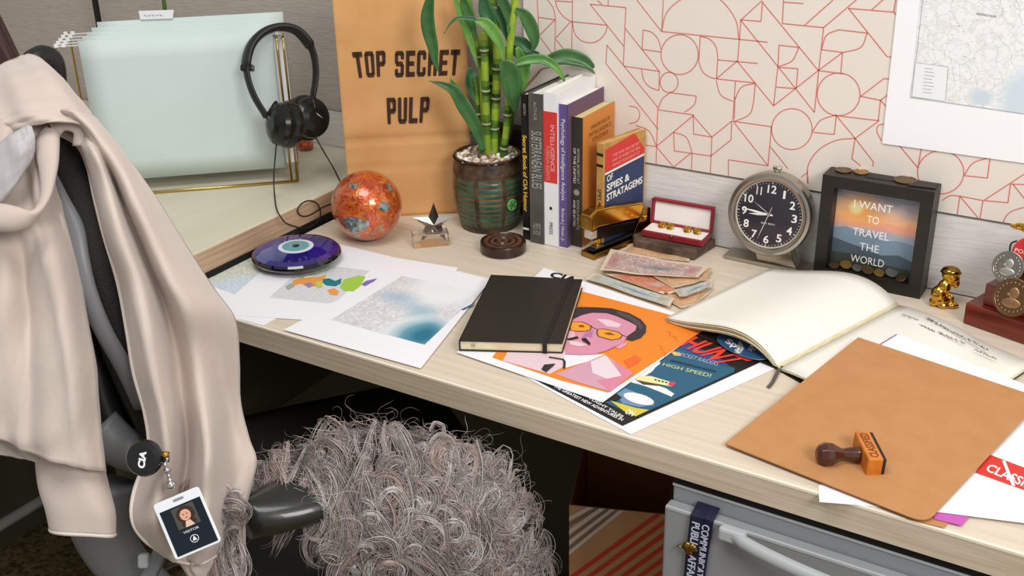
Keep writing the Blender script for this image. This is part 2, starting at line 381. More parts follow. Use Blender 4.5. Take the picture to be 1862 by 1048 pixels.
# the pattern runs on beyond the photograph's frame
def outside(P): q = P-CAM; k = q.dot(FW); return 931+F*q.dot(RT)/k > 1868 or 524-F*q.dot(UP)/k < -6
allp = LN+[[(p.x, p.y) for p in crom([(x, y, 0) for x, y in L], 5)] for L in AR]+[[(c[0][0]+rx*s*math.cos(a/16*math.pi), c[0][1]+ry*s*math.sin(a/16*math.pi)) for a in range(33)] for c, rx, ry, s in CI]
for sh in (Vector((.62, 0, .02)), Vector((.0, 0, .33)), Vector((.62, 0, .35)), Vector((0, 0, .66)), Vector((.62, 0, .68))):
    for L in allp:
        P = [wl(x, y, .0064)+sh for x, y in L]
        for i in range(len(P)-1):
            a, c = P[i], P[i+1]
            if min(a.z, c.z) > zlo and max(a.z, c.z) < TOP+1.11 and min(a.x, c.x) > XP and max(a.x, c.x) < XR and outside(a) and outside(c): b.ribbon([a, c], .0013, (0, -1, 0), REDLINE)
struct('wall_back', b, 'cubicle wall of grey fabric with cream covering printed in red lines')
b = MB(); b.box((XL-.05, -1.5, 0), (.05, 0, 0), (0, YW+1.5, 0), (0, 0, 1.9), FABL); struct('wall_left', b)
b = MB(); b.box((XL, -1.5, -.05), (XR-XL, 0, 0), (0, YW+1.55, 0), (0, 0, .05), mat('olive_brown_carpet', '96845a', .95, noise=(90, '55492f', None, 6), bump=(160, 1)))
struct('floor', b)

# ================================================================== desks and cabinet
b = MB(); T = .034
b.box((XD+.012, YF+.003, TOP-T), (XR-XD, 0, 0), (0, YW-YF-.008, 0), (0, 0, T), WOOD)
dk = thing('desk', 'long pale wood desk top with a thick front edge', 'desk', (-.4, 1.26, TOP))
b.obj('desk_top', dk, bevel=.0015)
b = MB(); b.box((XD+.012, YF, TOP-T), (XR-XD, 0, 0), (0, .003, 0), (0, 0, T-.0025), WOODE)
b.obj('front_edge', dk, label='brown-grained front edge')
b = MB(); b.box((XD+.012, YF-.0004, TOP-.0028), (XR-XD, 0, 0), (0, .0034, 0), (0, 0, .0029), EDGE)  # pale strip paints the bright highlight along the desk's front edge
b.obj('edge_highlight', dk, label='pale strip painted as the highlight along the front edge')
b = MB(); b.box((.93, 1.02, 0), (.03, 0, 0), (0, .45, 0), (0, 0, TOP-T), GREYM)
b.obj('end_panel', dk)
ld = thing('return_desk', 'raised pale return desk on the left under the file rack', 'desk', (-1.7, 1.2, TOP))
b = MB(); LZ = .045
b.box((XL+.005, .2, TOP+.012), (XD-XL-.005, 0, 0), (0, YW-.205, 0), (0, 0, LZ-.012), LEFTTOP); b.obj('desk_top', ld, bevel=.002)
b = MB(); b.box((XD, .2, TOP+.010), (.003, 0, 0), (0, YW-.205, 0), (0, 0, LZ-.012), mat('return_edge', 'c9ab8b', .45, noise=(10, 'b3957a', (3, .7, 20)))); b.obj('side_edge', ld, label='tan edge band')
b = MB(); b.box((XD-.03, .2, TOP-.045), (.036, 0, 0), (0, YW-.205, 0), (0, 0, .055), GAP); b.obj('gap_shade', ld, label='black strip painted as the shade in the gap')  # solid black strip stands in for the shade in the gap
b = MB(); b.box((-1.42, 1.0, .30), (.02, 0, 0), (0, .53, 0), (0, 0, .41), OLIVE); b.obj('modesty_panel', ld)
b = MB(); b.box((-1.88, .5, .02), (.02, 0, 0), (0, 1.03, 0), (0, 0, .70), OLIVE); b.obj('end_panel', ld)
b = MB(); b.tube([(-1.86, .5, .07), (-1.86, 1.52, .07)], .012, mat('foot_rail_silver', 'c9c9c4', .4)); b.obj('foot_rail', ld, label='silver foot rail')
# grey drawer cabinet
YC = YF+.008
ct = thing('drawer_cabinet', 'grey metal drawer cabinet under the right end of the desk', 'cabinet', (-.1, 1.25, 0))
x0 = ypl(1224, 885, YC).x; zt = TOP-T-.002; x1 = .42
zf = ypl(1222, 905, YC).z
b = MB(); b.box((x0, YC, .02), (x1-x0, 0, 0), (0, .50, 0), (0, 0, zt-.02), GREYM); b.obj('body', ct, bevel=.002)
b = MB(); b.box((x0, YC-.0015, zt-.014), (x1-x0, 0, 0), (0, .002, 0), (0, 0, .003), GREYL); b.box((x0, YC-.0008, zt-.011), (x1-x0, 0, 0), (0, .002, 0), (0, 0, .009), GAP); b.obj('top_rail', ct, label='bright seam under the desk top')
dr = MB(); YD = YC-.018
dr.box((x0-.002, YD, zf-.27), (x1-x0, 0, 0), (0, .017, 0), (0, 0, .27), GREYM); dro = dr.obj('drawer', ct, bevel=.0035, seg=3)
b = MB(); b.box((x0, YD-.0006, zf-.0028), (x1-x0-.004, 0, 0), (0, .003, 0), (0, 0, .0032), GREYL); b.obj('drawer_highlight', dro, label='highlight painted along the upper edge')  # lighter strip paints the highlight on the drawer's lit top edge
b = MB(); b.box((x0-.002, YD, .06), (x1-x0, 0, 0), (0, .017, 0), (0, 0, zf-.28-.06), GREYM); b.obj('drawer', ct, bevel=.0035)
ha = ypl(1338, 968, YD); HL = .34
hp = []
for i in range(25):
    t = i/24; hp.append(Vector((ha.x+HL*t, YD-.006-.024*math.sin(math.pi*min(1, max(0, t)))**.6, ha.z-.004*math.sin(math.pi*t))))
b = MB(); b.tube(hp, .0085, GREYL, 12, flat=((0, 0, 1), .75))
for s in (0, 1):
    X = ha.x+HL*s; b.box((X-.016, YD-.013, ha.z-.0085), (.030, 0, 0), (0, .013, 0), (0, 0, .017), GREYL)
b.obj('handle', dro, bevel=.004, label='curved light grey handle')
# ribbon over the drawer
NAVY = mat('navy_ribbon', '14142c', .35, noise=(50, '22223d')); NAVT = mat('ribbon_white', 'c6c8da', .6)
q = [ypl(1257, 919, YD-.003), ypl(1298, 933, YD-.003)]
zb = ypl(1240, 1060, YD-.003).z-.10
lan = thing('lanyard_ribbon', 'navy ribbon printed PUBLIC AFFAIRS and COMMUNICATIONS hanging over the grey drawer', 'lanyard', (q[0].x, YD, zb))
x_a, x_m, x_b = q[0].x, q[0].x+(q[1].x-q[0].x)*.48, q[1].x
for nm, xa, xb, off, yy in (('ribbon_strip', x_m-.001, x_b, -.012, .0024), ('ribbon_strip', x_a, x_m+.003, -.008, .0038)):
    b = MB(); zt_ = zf+.0015
    P = [[Vector((x, YC-.002, zt_+.006)), Vector((x, YD-yy, zt_)), Vector((x+off*.3, YD-yy-.001, zt_-.05)), Vector((x+off, YD-yy, zb))] for x in (xa, xb)]
    b.grid(P, NAVY, False); word = 'COMMUNICATIONS' if off < -.01 else 'PUBLIC  AFFAIRS'
    wz0 = zt_-.006; ln = .098 if off < -.01 else .088; cx0 = (xa+xb)/2; hw = (xb-xa)*.30
    f = lambda dz, s: Vector((cx0+off*min(1, dz/(zt_-zb))+s*hw, YD-yy-.0022, wz0-dz))
    b.text(word, [f(.0, 1), f(ln, 1), f(ln, -1), f(0, -1)], NAVT, .012)
    b.obj(nm, lan, solid=.0006)
pn = ypl(1250, 995, YD-.006)
one('gold_pin', 'small dull gold pin fixed to the navy ribbon', 'pin', (lambda m: (m.ball(pn, .006, .004, .007, BRASS), m.ball(pn+Vector((.006, 0, .002)), .006, .004, .005, BRASS), m.ball(pn+Vector((-.009, 0, -.003)), .004, .002, .0015, GOLD), m.ball(pn+Vector((.002, 0, -.006)), .005, .003, .004, BRASS), m)[-1])(MB()), remesh=.0008)

# ------------------------------------------------------------------ striped paper bag below the desk
hb = -.27; p0 = at(1035, 919, hb); p1 = at(1218, 936, hb); p1.y = min(p1.y, p0.y+.05)
p1.x = min(p1.x, x0-.012)
ux = (p1-p0); ux.z = 0; wv = ux.length; ux.normalize(); uy = Vector((-ux.y, ux.x, 0)); dv = .19; zt = p0.z
SB = mat('shopping_bag_kraft', 'dba576', .75, noise=(20, 'd29a6a')); SBI = mat('shopping_bag_inside', 'b5743f', .85)
sbag = thing('shopping_bag', 'striped kraft paper shopping bag under the desk beside the cabinet', 'bag', (p0.x+wv/2, p0.y+.1, 0.012))
b = MB(); t_ = .0015
def panel(m, O, A, h, inn): m.box(O, A, inn*t_, (0, 0, h), SB)
b.box((p0.x, p0.y, .012), ux*wv, uy*t_, (0, 0, zt-.012), SB); b.box((p0.x, p0.y, .012)+Vector() if False else Vector((p0.x, p0.y, .012))+uy*t_, uy*dv, ux*t_, (0, 0, zt-.012), SBI)
b.box(Vector((p0.x, p0.y, .012))+uy*t_+ux*(wv-t_), uy*dv, ux*t_, (0, 0, zt-.012), SBI); b.box(Vector((p0.x, p0.y, .012))+uy*(dv), ux*wv, uy*t_, (0, 0, zt+.075-.012), SBI)
b.box(Vector((p0.x, p0.y, .012))+uy*t_, ux*wv, uy*dv, (0, 0, t_), SBI); b.obj('bag_body', sbag)
nf = -uy
def fp(px, py): return pl(px, py, p0+nf*.0006, nf)
WST = mat('white_stripe', 'efe0d2', .7); RST = mat('orange_red_stripe', 'e0482a', .7); GST = mat('grey_stripe', '9a7c68', .7)
def clipq(P):
    bm = bmesh.new(); vs = [bm.verts.new(p) for p in P]; bm.faces.new(vs)
    for co, no in ((p0, Zv*1), (p0, -ux), (p0+ux*wv, ux), (Vector((0, 0, .014)), -Zv)):
        bmesh.ops.bisect_plane(bm, geom=bm.verts[:]+bm.edges[:]+bm.faces[:], plane_co=co, plane_no=no, clear_outer=True)
    r = [[v.co.copy() for v in f.verts] for f in bm.faces]; bm.free(); return r
def stripe(m, a, c, w_, ma, out):
    A, B2 = fp(*a), fp(*c); d = (B2-A).normalized(); s = nf.cross(d)*w_/2; d = d*.3
    for f in clipq([A-d*0+s, B2+d*out+s, B2+d*out-s, A-s]): m.face(f, ma)
s_ = MB()
for k, (a_, c_) in enumerate((((1117, 900), (1037, 943)), ((1136, 896), (1034, 969)), ((1155, 894), (1034, 988)), ((1174, 892), (1033, 1007)))):
    stripe(s_, a_, c_, .0060, WST, .3); stripe(s_, (a_[0]+9, a_[1]), (c_[0], c_[1]+11), .0050, GST, .3) if k < 3 else None
s_.obj('white_stripes', sbag)
s_ = MB()
for k in range(9): stripe(s_, (1230, 912+k*22), (1080, 1021+k*22), .0068, RST, 1)
s_.obj('red_stripes', sbag)

# ================================================================== printed sheets on the desk
def sheet(name, label, cat, Q, h, uvm=None, col=WHITE, group=None, th=.0004, extra=None, round_=None):
    P = [at(x, y, h) for x, y in Q]; m = MB(); m.prism(P, (0, 0, -th), col)
    if extra: extra(m, h+.0002)
    return one(name, label, cat, m, group)
UV4 = [(0, 1), (1, 1), (1, 0), (0, 0)]
def land(nt, uv):
    l = nramp(nt, nnoise(nt, uv, 26, (1, 1.3, 1), 6, 1.5), [(.35, 'eef1ea'), (.5, 'd9dfc0'), (.56, '9aa39c'), (.6, 'cdd9dd'), (.7, 'f0ede6')])
    return nmix(nt, nblob(nt, uv, .85, .15, .55, .45), l, nramp(nt, nnoise(nt, uv, 30), [(.4, 'b9cfe0'), (.6, 'dfe9ee')]))
MAPA = uvmat('yellow_green_map_print', land)
def worldm(nt, uv):
    l = nramp(nt, nnoise(nt, uv, 40, (.5, 2, 1)), [(.4, 'e3e2e4'), (.6, 'd2d2d6')])
    l = nmix(nt, nblob(nt, uv, .2, .75, .3, .35), l, nramp(nt, nnoise(nt, uv, 30), [(.4, 'dfe6dc'), (.6, 'b9c4b4')]))
    return l
MAPB = uvmat('political_map_print', worldm)
def seamap(nt, uv):
    l = nramp(nt, nnoise(nt, uv, 18, (1, 1, 1), 6, .8), [(.4, 'e4e4e8'), (.52, 'cfcccd'), (.6, 'e9e9ec')])
    l = nmix(nt, nramp(nt, nnoise(nt, uv, 70, (.5, 2.2, 1), 2), [(.66, '000000'), (.7, 'ffffff')]), l, '6d7078')
    l = nmix(nt, nblob(nt, uv, .62, .95, .55, .45), l, 'eef0f2')
    for a in ((.25, .62, .30, .16, 'a9c3d6'), (.55, .52, .34, .13, 'b3ccdb'), (.66, .42, .2, .2, '9cc2d2')):
        l = nmix(nt, nblob(nt, uv, *a[:4], 1), l, a[4])
    l = nmix(nt, nblob(nt, uv, .80, .14, .36, .36, .35), l, 'e2e8ec')
    l = nmix(nt, nblob(nt, uv, .86, .14, .30, .33, .5), l, '6fa9bd')
    return nmix(nt, nblob(nt, uv, .9, .13, .22, .25, .7), l, '1c7490')
MAPC = uvmat('sea_map_print', seamap)
def mapprint(Q, m_):
    def f(m, h): m.face([at(x, y, h) for x, y in Q], m_, UV4)
    return f
sheet('map_sheet', 'white sheet with a faint yellow-green map, leftmost on the desk', 'paper', [(522, 421), (712, 467), (478, 592), (292, 541)], .0006, extra=mapprint([(466, 462), (500, 472), (427, 535), (340, 505)], MAPA))
def exB(m, h):
    m.face([at(x, y, h) for x, y in [(560, 478), (712, 498), (600, 552), (490, 541)]], MAPB, UV4)
    K = lambda *p: Z(p, 360, 430, .1622); kk_ = 0
    for pts, c in ((K((1060, 500), (1180, 455), (1330, 460), (1440, 430), (1400, 520), (1330, 560), (1220, 560), (1150, 530), (1060, 560)), 'f0a050'), (K((1400, 480), (1470, 470), (1540, 500), (1610, 470), (1600, 530), (1540, 560), (1440, 550), (1400, 520)), '1f7c86'),
                   (K((1640, 480), (1800, 440), (1880, 450), (1820, 560), (1740, 620), (1640, 610), (1590, 570)), 'a6cf4c'), (K((1450, 600), (1530, 580), (1580, 620), (1560, 660), (1480, 650)), 'f0a050'), (K((1880, 500), (2010, 470), (1960, 520), (1870, 560), (1830, 540)), '8474b8'),
                   (K((980, 560), (1050, 520), (1080, 560), (1010, 600)), '9fb29a'), (K((1190, 530), (1260, 515), (1300, 545), (1240, 575)), '9d86b0'), (K((1310, 510), (1390, 500), (1400, 560), (1340, 580)), 'c3cf5e'), (K((1180, 300+150), (1320, 440), (1300, 455), (1190, 470)), 'f4e6b0')):
        kk_ += 1; m.face([at(x, y, h+.0002+.00008*kk_) for x, y in pts], mat('map_patch_'+c, c, .6))
sheet('map_sheet', 'white sheet with a colourful political map partly under the glass eye disc', 'paper', [(548, 442), (762, 480), (642, 588), (405, 572)], .0014, extra=exB)
sheet('paper_sheet', 'blank white sheet peeking out behind the blue sea map sheet', 'paper', [(700, 466), (833, 487), (760, 600), (600, 560)], .0020)
def exC(m, h):
    m.face([at(x, y, h) for x, y in [(731, 502), (874, 531), (772, 627), (602.5, 581.6)]], MAPC, UV4)
    m.face([at(x, y, h+.0002) for x, y in Z([(1600, 465), (1760, 385), (1740, 410), (1640, 470), (1610, 478)], 590, 490, .15575)], mat('map_patch_dark', '2f6d88', .6))
sheet('map_sheet', 'white sheet with a grey coastal map and deep blue sea, left of the black notebook', 'paper', [(752, 474), (893, 508), (765, 670), (515.5, 600)], .0028, extra=exC)

# comic cover sheet
G7 = lambda *p: Z(p, 1080, 610, .17186)
def mc(c, r=.55): return mat('print_'+c, c, r)
def exF(m, h):
    def p(pts, c, k=1): m.face([at(x, y, h+.0002*k) for x, y in pts], mc(c))
    p([(1210, 580), (1385, 658), (1132, 775), (973, 691)], '1e1a17', 0)
    p(G7((110, 705), (440, 860), (1480, 390), (1490, 345), (1320, 300), (860, 120), (720, 240)), '23607c')
    p(G7((880, 130), (940, 60), (1320, 230), (1440, 330), (1300, 290), (1150, 230)), '2f4c86', 2)
    p(G7((560, 330), (700, 262), (700, 300), (650, 340), (620, 380), (560, 420), (430, 470), (470, 420)), 'f3f3f4', 2)
    p(G7((360, 490), (470, 440), (600, 500), (700, 540), (760, 560), (850, 620), (820, 650), (700, 600), (560, 545), (480, 520)), 'eef2f5', 2)
    p(G7((450, 430), (600, 430), (800, 490), (870, 510), (830, 545), (700, 520), (560, 495), (440, 470)), 'f0e6a8', 3)
    p(G7((800, 488), (850, 492), (872, 512), (830, 545), (785, 525)), 'c8476a', 4)
    for k in range(4): p(G7((640+k*38, 462+k*9), (665+k*38, 468+k*9), (662+k*38, 482+k*9), (638+k*38, 476+k*9)), '2c5a2c', 4)
    p(G7((440, 470), (560, 495), (700, 522), (690, 535), (520, 520)), '4a4a20', 4)
    p(G7((240, 620), (330, 560), (430, 600), (560, 660), (640, 740), (480, 760), (300, 720)), '6f93b4', 2)
    p([(a*1, c) for a, c in G7(*[(475+160*math.cos(t/12*math.pi)-12*math.sin(t/12*math.pi), 672+52*math.sin(t/12*math.pi)+42*math.cos(t/12*math.pi)) for t in range(24)])], 'f4eef4', 3)
    p(G7((170, 690), (330, 735), (450, 770), (585, 790), (440, 860), (320, 805)), 'd8c840', 3)
    p(G7((110, 705), (230, 610), (300, 660), (230, 700), (180, 690)), '1d1a18', 3)
    p(G7((820, 185), (850, 170), (930, 195), (910, 220), (850, 215)), 'ecc25a', 3)
    p(G7((820, 255), (1300, 375), (1290, 392), (800, 272)), '123a52', 3)
    m.text('HUNT', [at(x, y, h+.0010) for x, y in G7((1075, 10), (1690, 265), (1330, 315), (900, 105))], mc('ee4438'), .03)
    m.text('ROCKET RAIDERS', [at(x, y, h+.0008) for x, y in G7((890, 175), (1340, 285), (1300, 325), (860, 205))], mc('b9b4e0'), .0)
    m.text('HIGH SPEED!', [at(x, y, h+.0008) for x, y in G7((740, 290), (1250, 410), (1230, 450), (720, 320))], mc('b9c8a0'), .02)
    m.text('ON', [at(x, y, h+.0009) for x, y in G7((360, 780), (450, 810), (400, 860), (320, 825))], WHITE, .02)
    m.text('THE GREATEST NEW ADVENTURES IN', [at(x, y, h+.0009) for x, y in [(1010, 700), (1135, 762), (1130, 766), (1006, 704)]], WHITE, .02)
    m.text('FLIGHT TALES', [at(x, y, h+.0009) for x, y in [(1075, 723), (1135, 757), (1131, 760), (1071, 726)]], WHITE, .02)
sheet('comic_cover_print', 'comic cover print with red title and cream plane on blue, beside the open notebook', 'poster', [(1262, 588), (1445, 654), (1147, 790), (952, 684)], .0010, extra=exF)

# portrait sheet
G6 = lambda *p: Z(p, 1000, 560, .17180)
def exE(m, h):
    def p(pts, c, k=1): m.face([at(x, y, h+.0002*k) for x, y in pts], mc(c))
    def ln(pts, w_, c, k=5, cl=False): m.ribbon([at(x, y, h+.0002*k) for x, y in pts], w_, (0, 0, 1), mc(c), cl)
    p([(1000, 515), (1058, 530), (1212, 571), (1285, 597), (1106, 714), (1020, 692), (895, 650)], 'f08a28')
    p(G6((-200, 0), (200, 90), (180, 500), (150, 620), (0, 700), (-500, 560)), 'e8cdd3', 2)
    p(G6((150, 480), (330, 495), (590, 490), (400, 570), (150, 640)), 'f3eff3', 3)
    p(G6((60, 700), (400, 570), (590, 500), (680, 560), (885, 690), (640, 888), (300, 790)), 'd6a2b6', 3)
    p(G6((430, 570), (590, 500), (760, 720), (600, 752), (450, 690)), 'ead9df', 4)
    p(G6((760, 720), (680, 560), (885, 690), (640, 888), (500, 770)), 'dd88a0', 4)
    p(G6((780, 560), (900, 500), (965, 540), (940, 580), (830, 640)), 'ee6a2c', 3)
    p(G6((255, 60), (330, 45), (500, 45), (640, 60), (720, 85), (860, 150), (925, 195), (905, 245), (840, 300), (800, 330), (780, 365), (700, 405), (600, 450), (480, 488), (330, 495), (160, 490), (150, 300)), 'dc94ac', 4)
    p(G6((490, 115), (620, 125), (760, 175), (720, 210), (600, 195)), 'ecd0dc', 5)
    p(G6((200, 210), (260, 160), (260, 330), (180, 320)), 'e6b8c6', 5)
    p(G6((230, 45), (300, -10), (500, -5), (650, 5), (840, 55), (960, 120), (1020, 190), (1015, 260), (960, 320), (870, 350), (800, 330), (830, 290), (905, 240), (920, 190), (850, 150), (700, 85), (600, 55), (450, 50), (340, 75), (245, 120)), '3a2f33', 6)
    p(G6((700, 30), (840, 75), (940, 140), (985, 200), (960, 240), (930, 190), (850, 130), (720, 70)), '54494c', 7)
    p(G6((460, 235), (370, 270), (330, 330), (400, 300), (440, 320)), 'b678a8', 5)
    p(G6((690, 425), (760, 375), (830, 365), (800, 400), (740, 435)), 'e3a0b2', 5)
    gl = G6((215, 145), (350, 150), (435, 190), (430, 230), (380, 248), (260, 245), (215, 235)); gr = G6((505, 228), (560, 220), (720, 255), (768, 288), (740, 325), (650, 340), (515, 302), (498, 270))
    for g in (gl, gr): p(g, 'f2a22e', 6); ln(g, .0012, '2a1d1c', 8, True)
    p(G6((570, 265), (640, 262), (690, 290), (610, 285)), '8a4a20', 7); p(G6((300, 185), (350, 180), (370, 205), (310, 205)), '8a4a20', 7)
    ln(G6((435, 195), (465, 215), (505, 230)), .0014, '2a1d1c'); ln(G6((768, 290), (840, 315)), .0014, '2a1d1c')
    p(G6((170, 330), (290, 300), (305, 322), (210, 345)), '241a1a', 7); p(G6((335, 325), (380, 318), (430, 375), (420, 398), (380, 370), (345, 350)), '241a1a', 7)
    p(G6((190, 345), (300, 360), (400, 395), (310, 408), (220, 390)), 'f0cdd6', 6)
    ln(G6((160, 488), (330, 497), (480, 490), (600, 452), (700, 405)), .001, '9a4a62', 7)
    ln(G6((-10, 520), (140, 545), (155, 570), (150, 640)), .003, '2a2528', 7); p(G6((-60, 600), (60, 590), (30, 620), (-40, 680), (-90, 650)), '2b2a2c', 7)
    for k in range(9): ln(G6((60+k*45, -95+k*10), (75+k*45, -65+k*10)), .001, 'e07018', 2)
    for (a, c) in ((1240, 250), (1300, 300), (1150, 400), (1190, 470)): ln(G6((a, c), (a+40, c+12), (a+20, c+40), (a+60, c+50)), .0008, 'cf6a1c', 3)
    m.text('CIA', [at(x, y, h+.0003) for x, y in [(1006, 494), (1053, 505), (1044, 515), (997, 503)]], INK, .04)
sheet('portrait_poster', 'printed poster of a man with yellow glasses and moustache on orange, under the black notebook', 'poster', [(989, 487), (1290, 590), (1096, 732), (830, 641)], .0030, extra=exE)

# ------------------------------------------------------------------ black notebook
def upbox(name, O, A, B, h, mats): ...
n = [at(893, 499.5, .0182), at(1059.5, 508, .0182), at(1023, 625, .0182), at(834, 620, .0182)]
nb = thing('notebook', 'closed black notebook with elastic band lying on the portrait poster', 'notebook', (n[0]+n[2])/2-Zv*.0148)
def inset(P, d): c = sum(P, Vector())/len(P); return [p+(c-p).normalized()*d for p in P]
b = MB(); b.prism(n, (0, 0, -.0012), BLK); b.obj('front_cover', nb, bevel=.0012)
b = MB(); b.prism([p-Zv*.0134 for p in n], (0, 0, -.0012), BLK); b.obj('back_cover', nb, bevel=.0005)
b = MB(); b.prism([p-Zv*.0013 for p in inset(n, .003)], (0, 0, -.0120), CREAME); b.obj('page_block', nb)
b = MB(); b.box(n[0]-Zv*.0146, n[3]-n[0], (n[1]-n[0]).normalized()*.0012, Zv*.0146, BLK); b.obj('spine', nb)
e0 = lerp(n[0], n[1], .86); e1 = lerp(n[3], n[2], .81); ex = (n[1]-n[0]).normalized()*.0055; dn = (n[3]-n[0]).normalized()
b = MB(); b.box(e0+Zv*.0001-dn*.0002, ex, e1-e0+dn*.0006, Zv*.0011, INK); b.box(e1+Zv*.0012+dn*.0002, ex, dn*.0012, -Zv*.016, INK); b.obj('elastic_band', nb, bevel=.0003, label='black elastic band')
b = MB(); s0 = lerp(n[3], n[2], .12)-Zv*.008; b.box(s0+dn*-.0012, ex*.9, dn*.0006, Zv*.003, mat('pencil_grey', 'a9a18c')); b.obj('printed_mark', nb)

# ------------------------------------------------------------------ glass eye disc
ec = at(541, 475, .002); ER = .0675
eye = thing('glass_eye_disc', 'round violet glass evil eye disc on the map sheets', 'ornament', ec)
VG = mat('violet_glass', '33208a', .05, coat=1, noise=(14, '20146a')); DK = mat('dark_glass_underside', '0d0a18', .06, coat=1)
b = MB(); prof = [(0, .0), (ER*.55, .0), (ER*.86, .0045, DK), (ER*.97, .009, DK), (ER, .0125, DK), (ER*.985, .0155, DK), (ER*.94, .0185, VG), (ER*.8, .0215, VG), (ER*.55, .0235, VG), (ER*.40, .0242, VG), (0, .0246, VG)]
b.lathe(prof, ec, Zv, DK, 64); b.obj('glass_body', eye)
for nm, r, c, hh in (('white_ring', .395, 'e9eef6', .0005), ('iris', .30, '6fa8b2', .0010), ('pupil', .085, '0c0c10', .0014)):
    b = MB(); k = 40; cc = ec+Zv*(.0242+hh)
    b.mesh([cc+Zv*.0004]+[cc+Vector((math.cos(j/k*2*math.pi), math.sin(j/k*2*math.pi), 0))*ER*r for j in range(k)]+[cc-Zv*.002+Vector((math.cos(j/k*2*math.pi), math.sin(j/k*2*math.pi), 0))*ER*r for j in range(k)],
           [(0, j+1, (j+1) % k+1) for j in range(k)]+[(j+1, k+j+1, k+(j+1) % k+1, (j+1) % k+1) for j in range(k)], mat('eye_'+nm, c, .08, coat=1)); b.obj(nm, eye)

# ------------------------------------------------------------------ open book
SPb, SPf = at(1636, 556, .004), at(1418, 671, .004)
book = thing('open_notebook', 'large open notebook with blank left page and handwriting on the right page', 'book', (SPb+SPf)/2)
BL, BB = at(1212, 580, .008), at(1402, 492, .006)
L = []; nn = 22
for i in range(13):                      # front (near) to back
    v = i/12; s = lerp(SPf, SPb, v); e = lerp(BL, BB, v); row = []
    for j in range(nn):
        u = j/(nn-1); p = lerp(e, s, u); arch = .028*math.sin(math.pi*u**1.7)**.8*(1-.12*math.sin(math.pi*v)) if 0 < u < 1 else 0
        p.z = TOP+.006+.004*(1-u)+arch-.004*u; row.append(p)
    L.append(row)
b = MB(); b.grid(L, CREAM); b.obj('left_page', book, solid=.0004)
for k in range(1, 5):
    b = MB(); Lk = [[p+Vector((0, 0, -.0016*k-.0012*k*math.sin(math.pi*j/(nn-1))))+(SPf-SPb).normalized()*(.0012*(k % 2)-.0005)-(SPf-BL).normalized()*(.0012*(k % 3)) for j, p in enumerate(r)] for r in L]
    for r in Lk:
        for p in r: p.z = max(p.z, TOP+.0045-.0005*k+.002)
    b.grid(Lk, CREAME); b.obj('page_leaf', book, solid=.0003, label='cream leaf under the left page')
b = MB(); b.prism([BL+Vector((0, 0, -.0055)), BB+Vector((0, 0, -.0035)), SPb-Zv*.0015, SPf-Zv*.0015], (0, 0, -.0009), BLK); b.obj('left_cover', book)
R0, R1 = SPf.copy(), SPb.copy(); Re = [at(1580, 745, .006), at(1878, 662, .006)]
Rw = (Re[1]-R1).length; Re[0] = R0+(Re[1]-R1)
Rp = []
for i in range(9):
    v = i/8; s = lerp(R0, R1, v); e = lerp(Re[0], Re[1], v); row = []
    for j in range(14):
        u = j/13; p = lerp(s, e, u); p.z = TOP+.0045+.006*math.sin(math.pi*min(1, u*1.6))**.8*(1 if u < .62 else 0)+.0025*u; row.append(p)
    Rp.append(row)
b = MB(); b.grid(Rp, CREAM)
b.obj('right_page', book, solid=.0004)
for k in range(1, 3):
    b = MB(); b.grid([[p+Vector((.0007*k, -.0008*k, -.0009*k)) for p in r] for r in Rp], CREAME); b.obj('page_leaf', book, solid=.0003, label='cream leaf under the right page')
b = MB(); b.prism([p+Zv*z for p, z in ((R0, -.0035), (R1, -.0035), (Re[1], -.005), (Re[0], -.005))], (0, 0, -.0006), BLK); b.obj('right_cover', book)
b = MB(); random.seed(3)
hl = [((1640, 572), (1672, 582), .9), ((1683, 578), (1806, 642), 1.2), ((1672, 590), (1700, 603), .9), ((1706, 604), (1762, 630), 1.1), ((1772, 636), (1815, 655), 1.0)]
for (a, c, amp) in hl:
    A, B2 = at(*a, .0125), at(*c, .0125); nw = int((B2-A).length/.0009); pts = []
    d = (B2-A).normalized(); s = Vector((-d.y, d.x, 0))
    for i in range(nw):
        pts.append(A+(B2-A)*(i/nw)+s*(random.uniform(-.002, .0032)*amp if i % 5 else -.001)+d*random.uniform(-.0006, .0006)*2)
        if i % 9 == 8 and len(pts) > 2: b.ribbon(crom(pts, 3), .0008, Zv, INK); pts = pts[-1:] if i % 27 else []
b.obj('handwriting', book)
b = MB(); rb = [at(1421, 665, .006), at(1416, 673, .004), at(1410, 685, .003), at(1405, 695, .002), at(1397, 705, .002)]
b.ribbon(crom(rb, 4), .0045, Zv, mat('ribbon_bookmark', '55504a', .5)); b.obj('bookmark_ribbon', book, solid=.0004)
# blue oval sticker
bo = thing('oval_sticker', 'blue oval sticker with white lettering under the open notebook', 'sticker', at(1345, 632, .0045))
c0 = at(1350, 630, .006); k = 40; ax1 = at(1398, 645, .006)-c0; ax2 = at(1347, 612, .006)-c0; P = [c0+ax1*math.cos(j/k*2*math.pi)+ax2*math.sin(j/k*2*math.pi) for j in range(k)]
b = MB(); b.prism(P, (0, 0, -.0006), mat('sticker_blue', '2d5580', .45), msides=mat('sticker_rim', 'a9b4c0')); b.obj('oval_card', bo)
b = MB(); tq = lambda pts: [at(x, y, .0063) for x, y in Z(pts, 1200, 590, .1289)]
b.text('Spy', tq([(960, 200), (1200, 300), (1130, 410), (900, 270)]), WHITE, .03); b.text('MUSEUM', tq([(1130, 220), (1190, 330), (1130, 420), (1050, 400)]), WHITE, .03); b.text('DC', tq([(1290, 280), (1350, 370), (1290, 385), (1240, 360)]), WHITE, .03)
b.obj('lettering', bo)

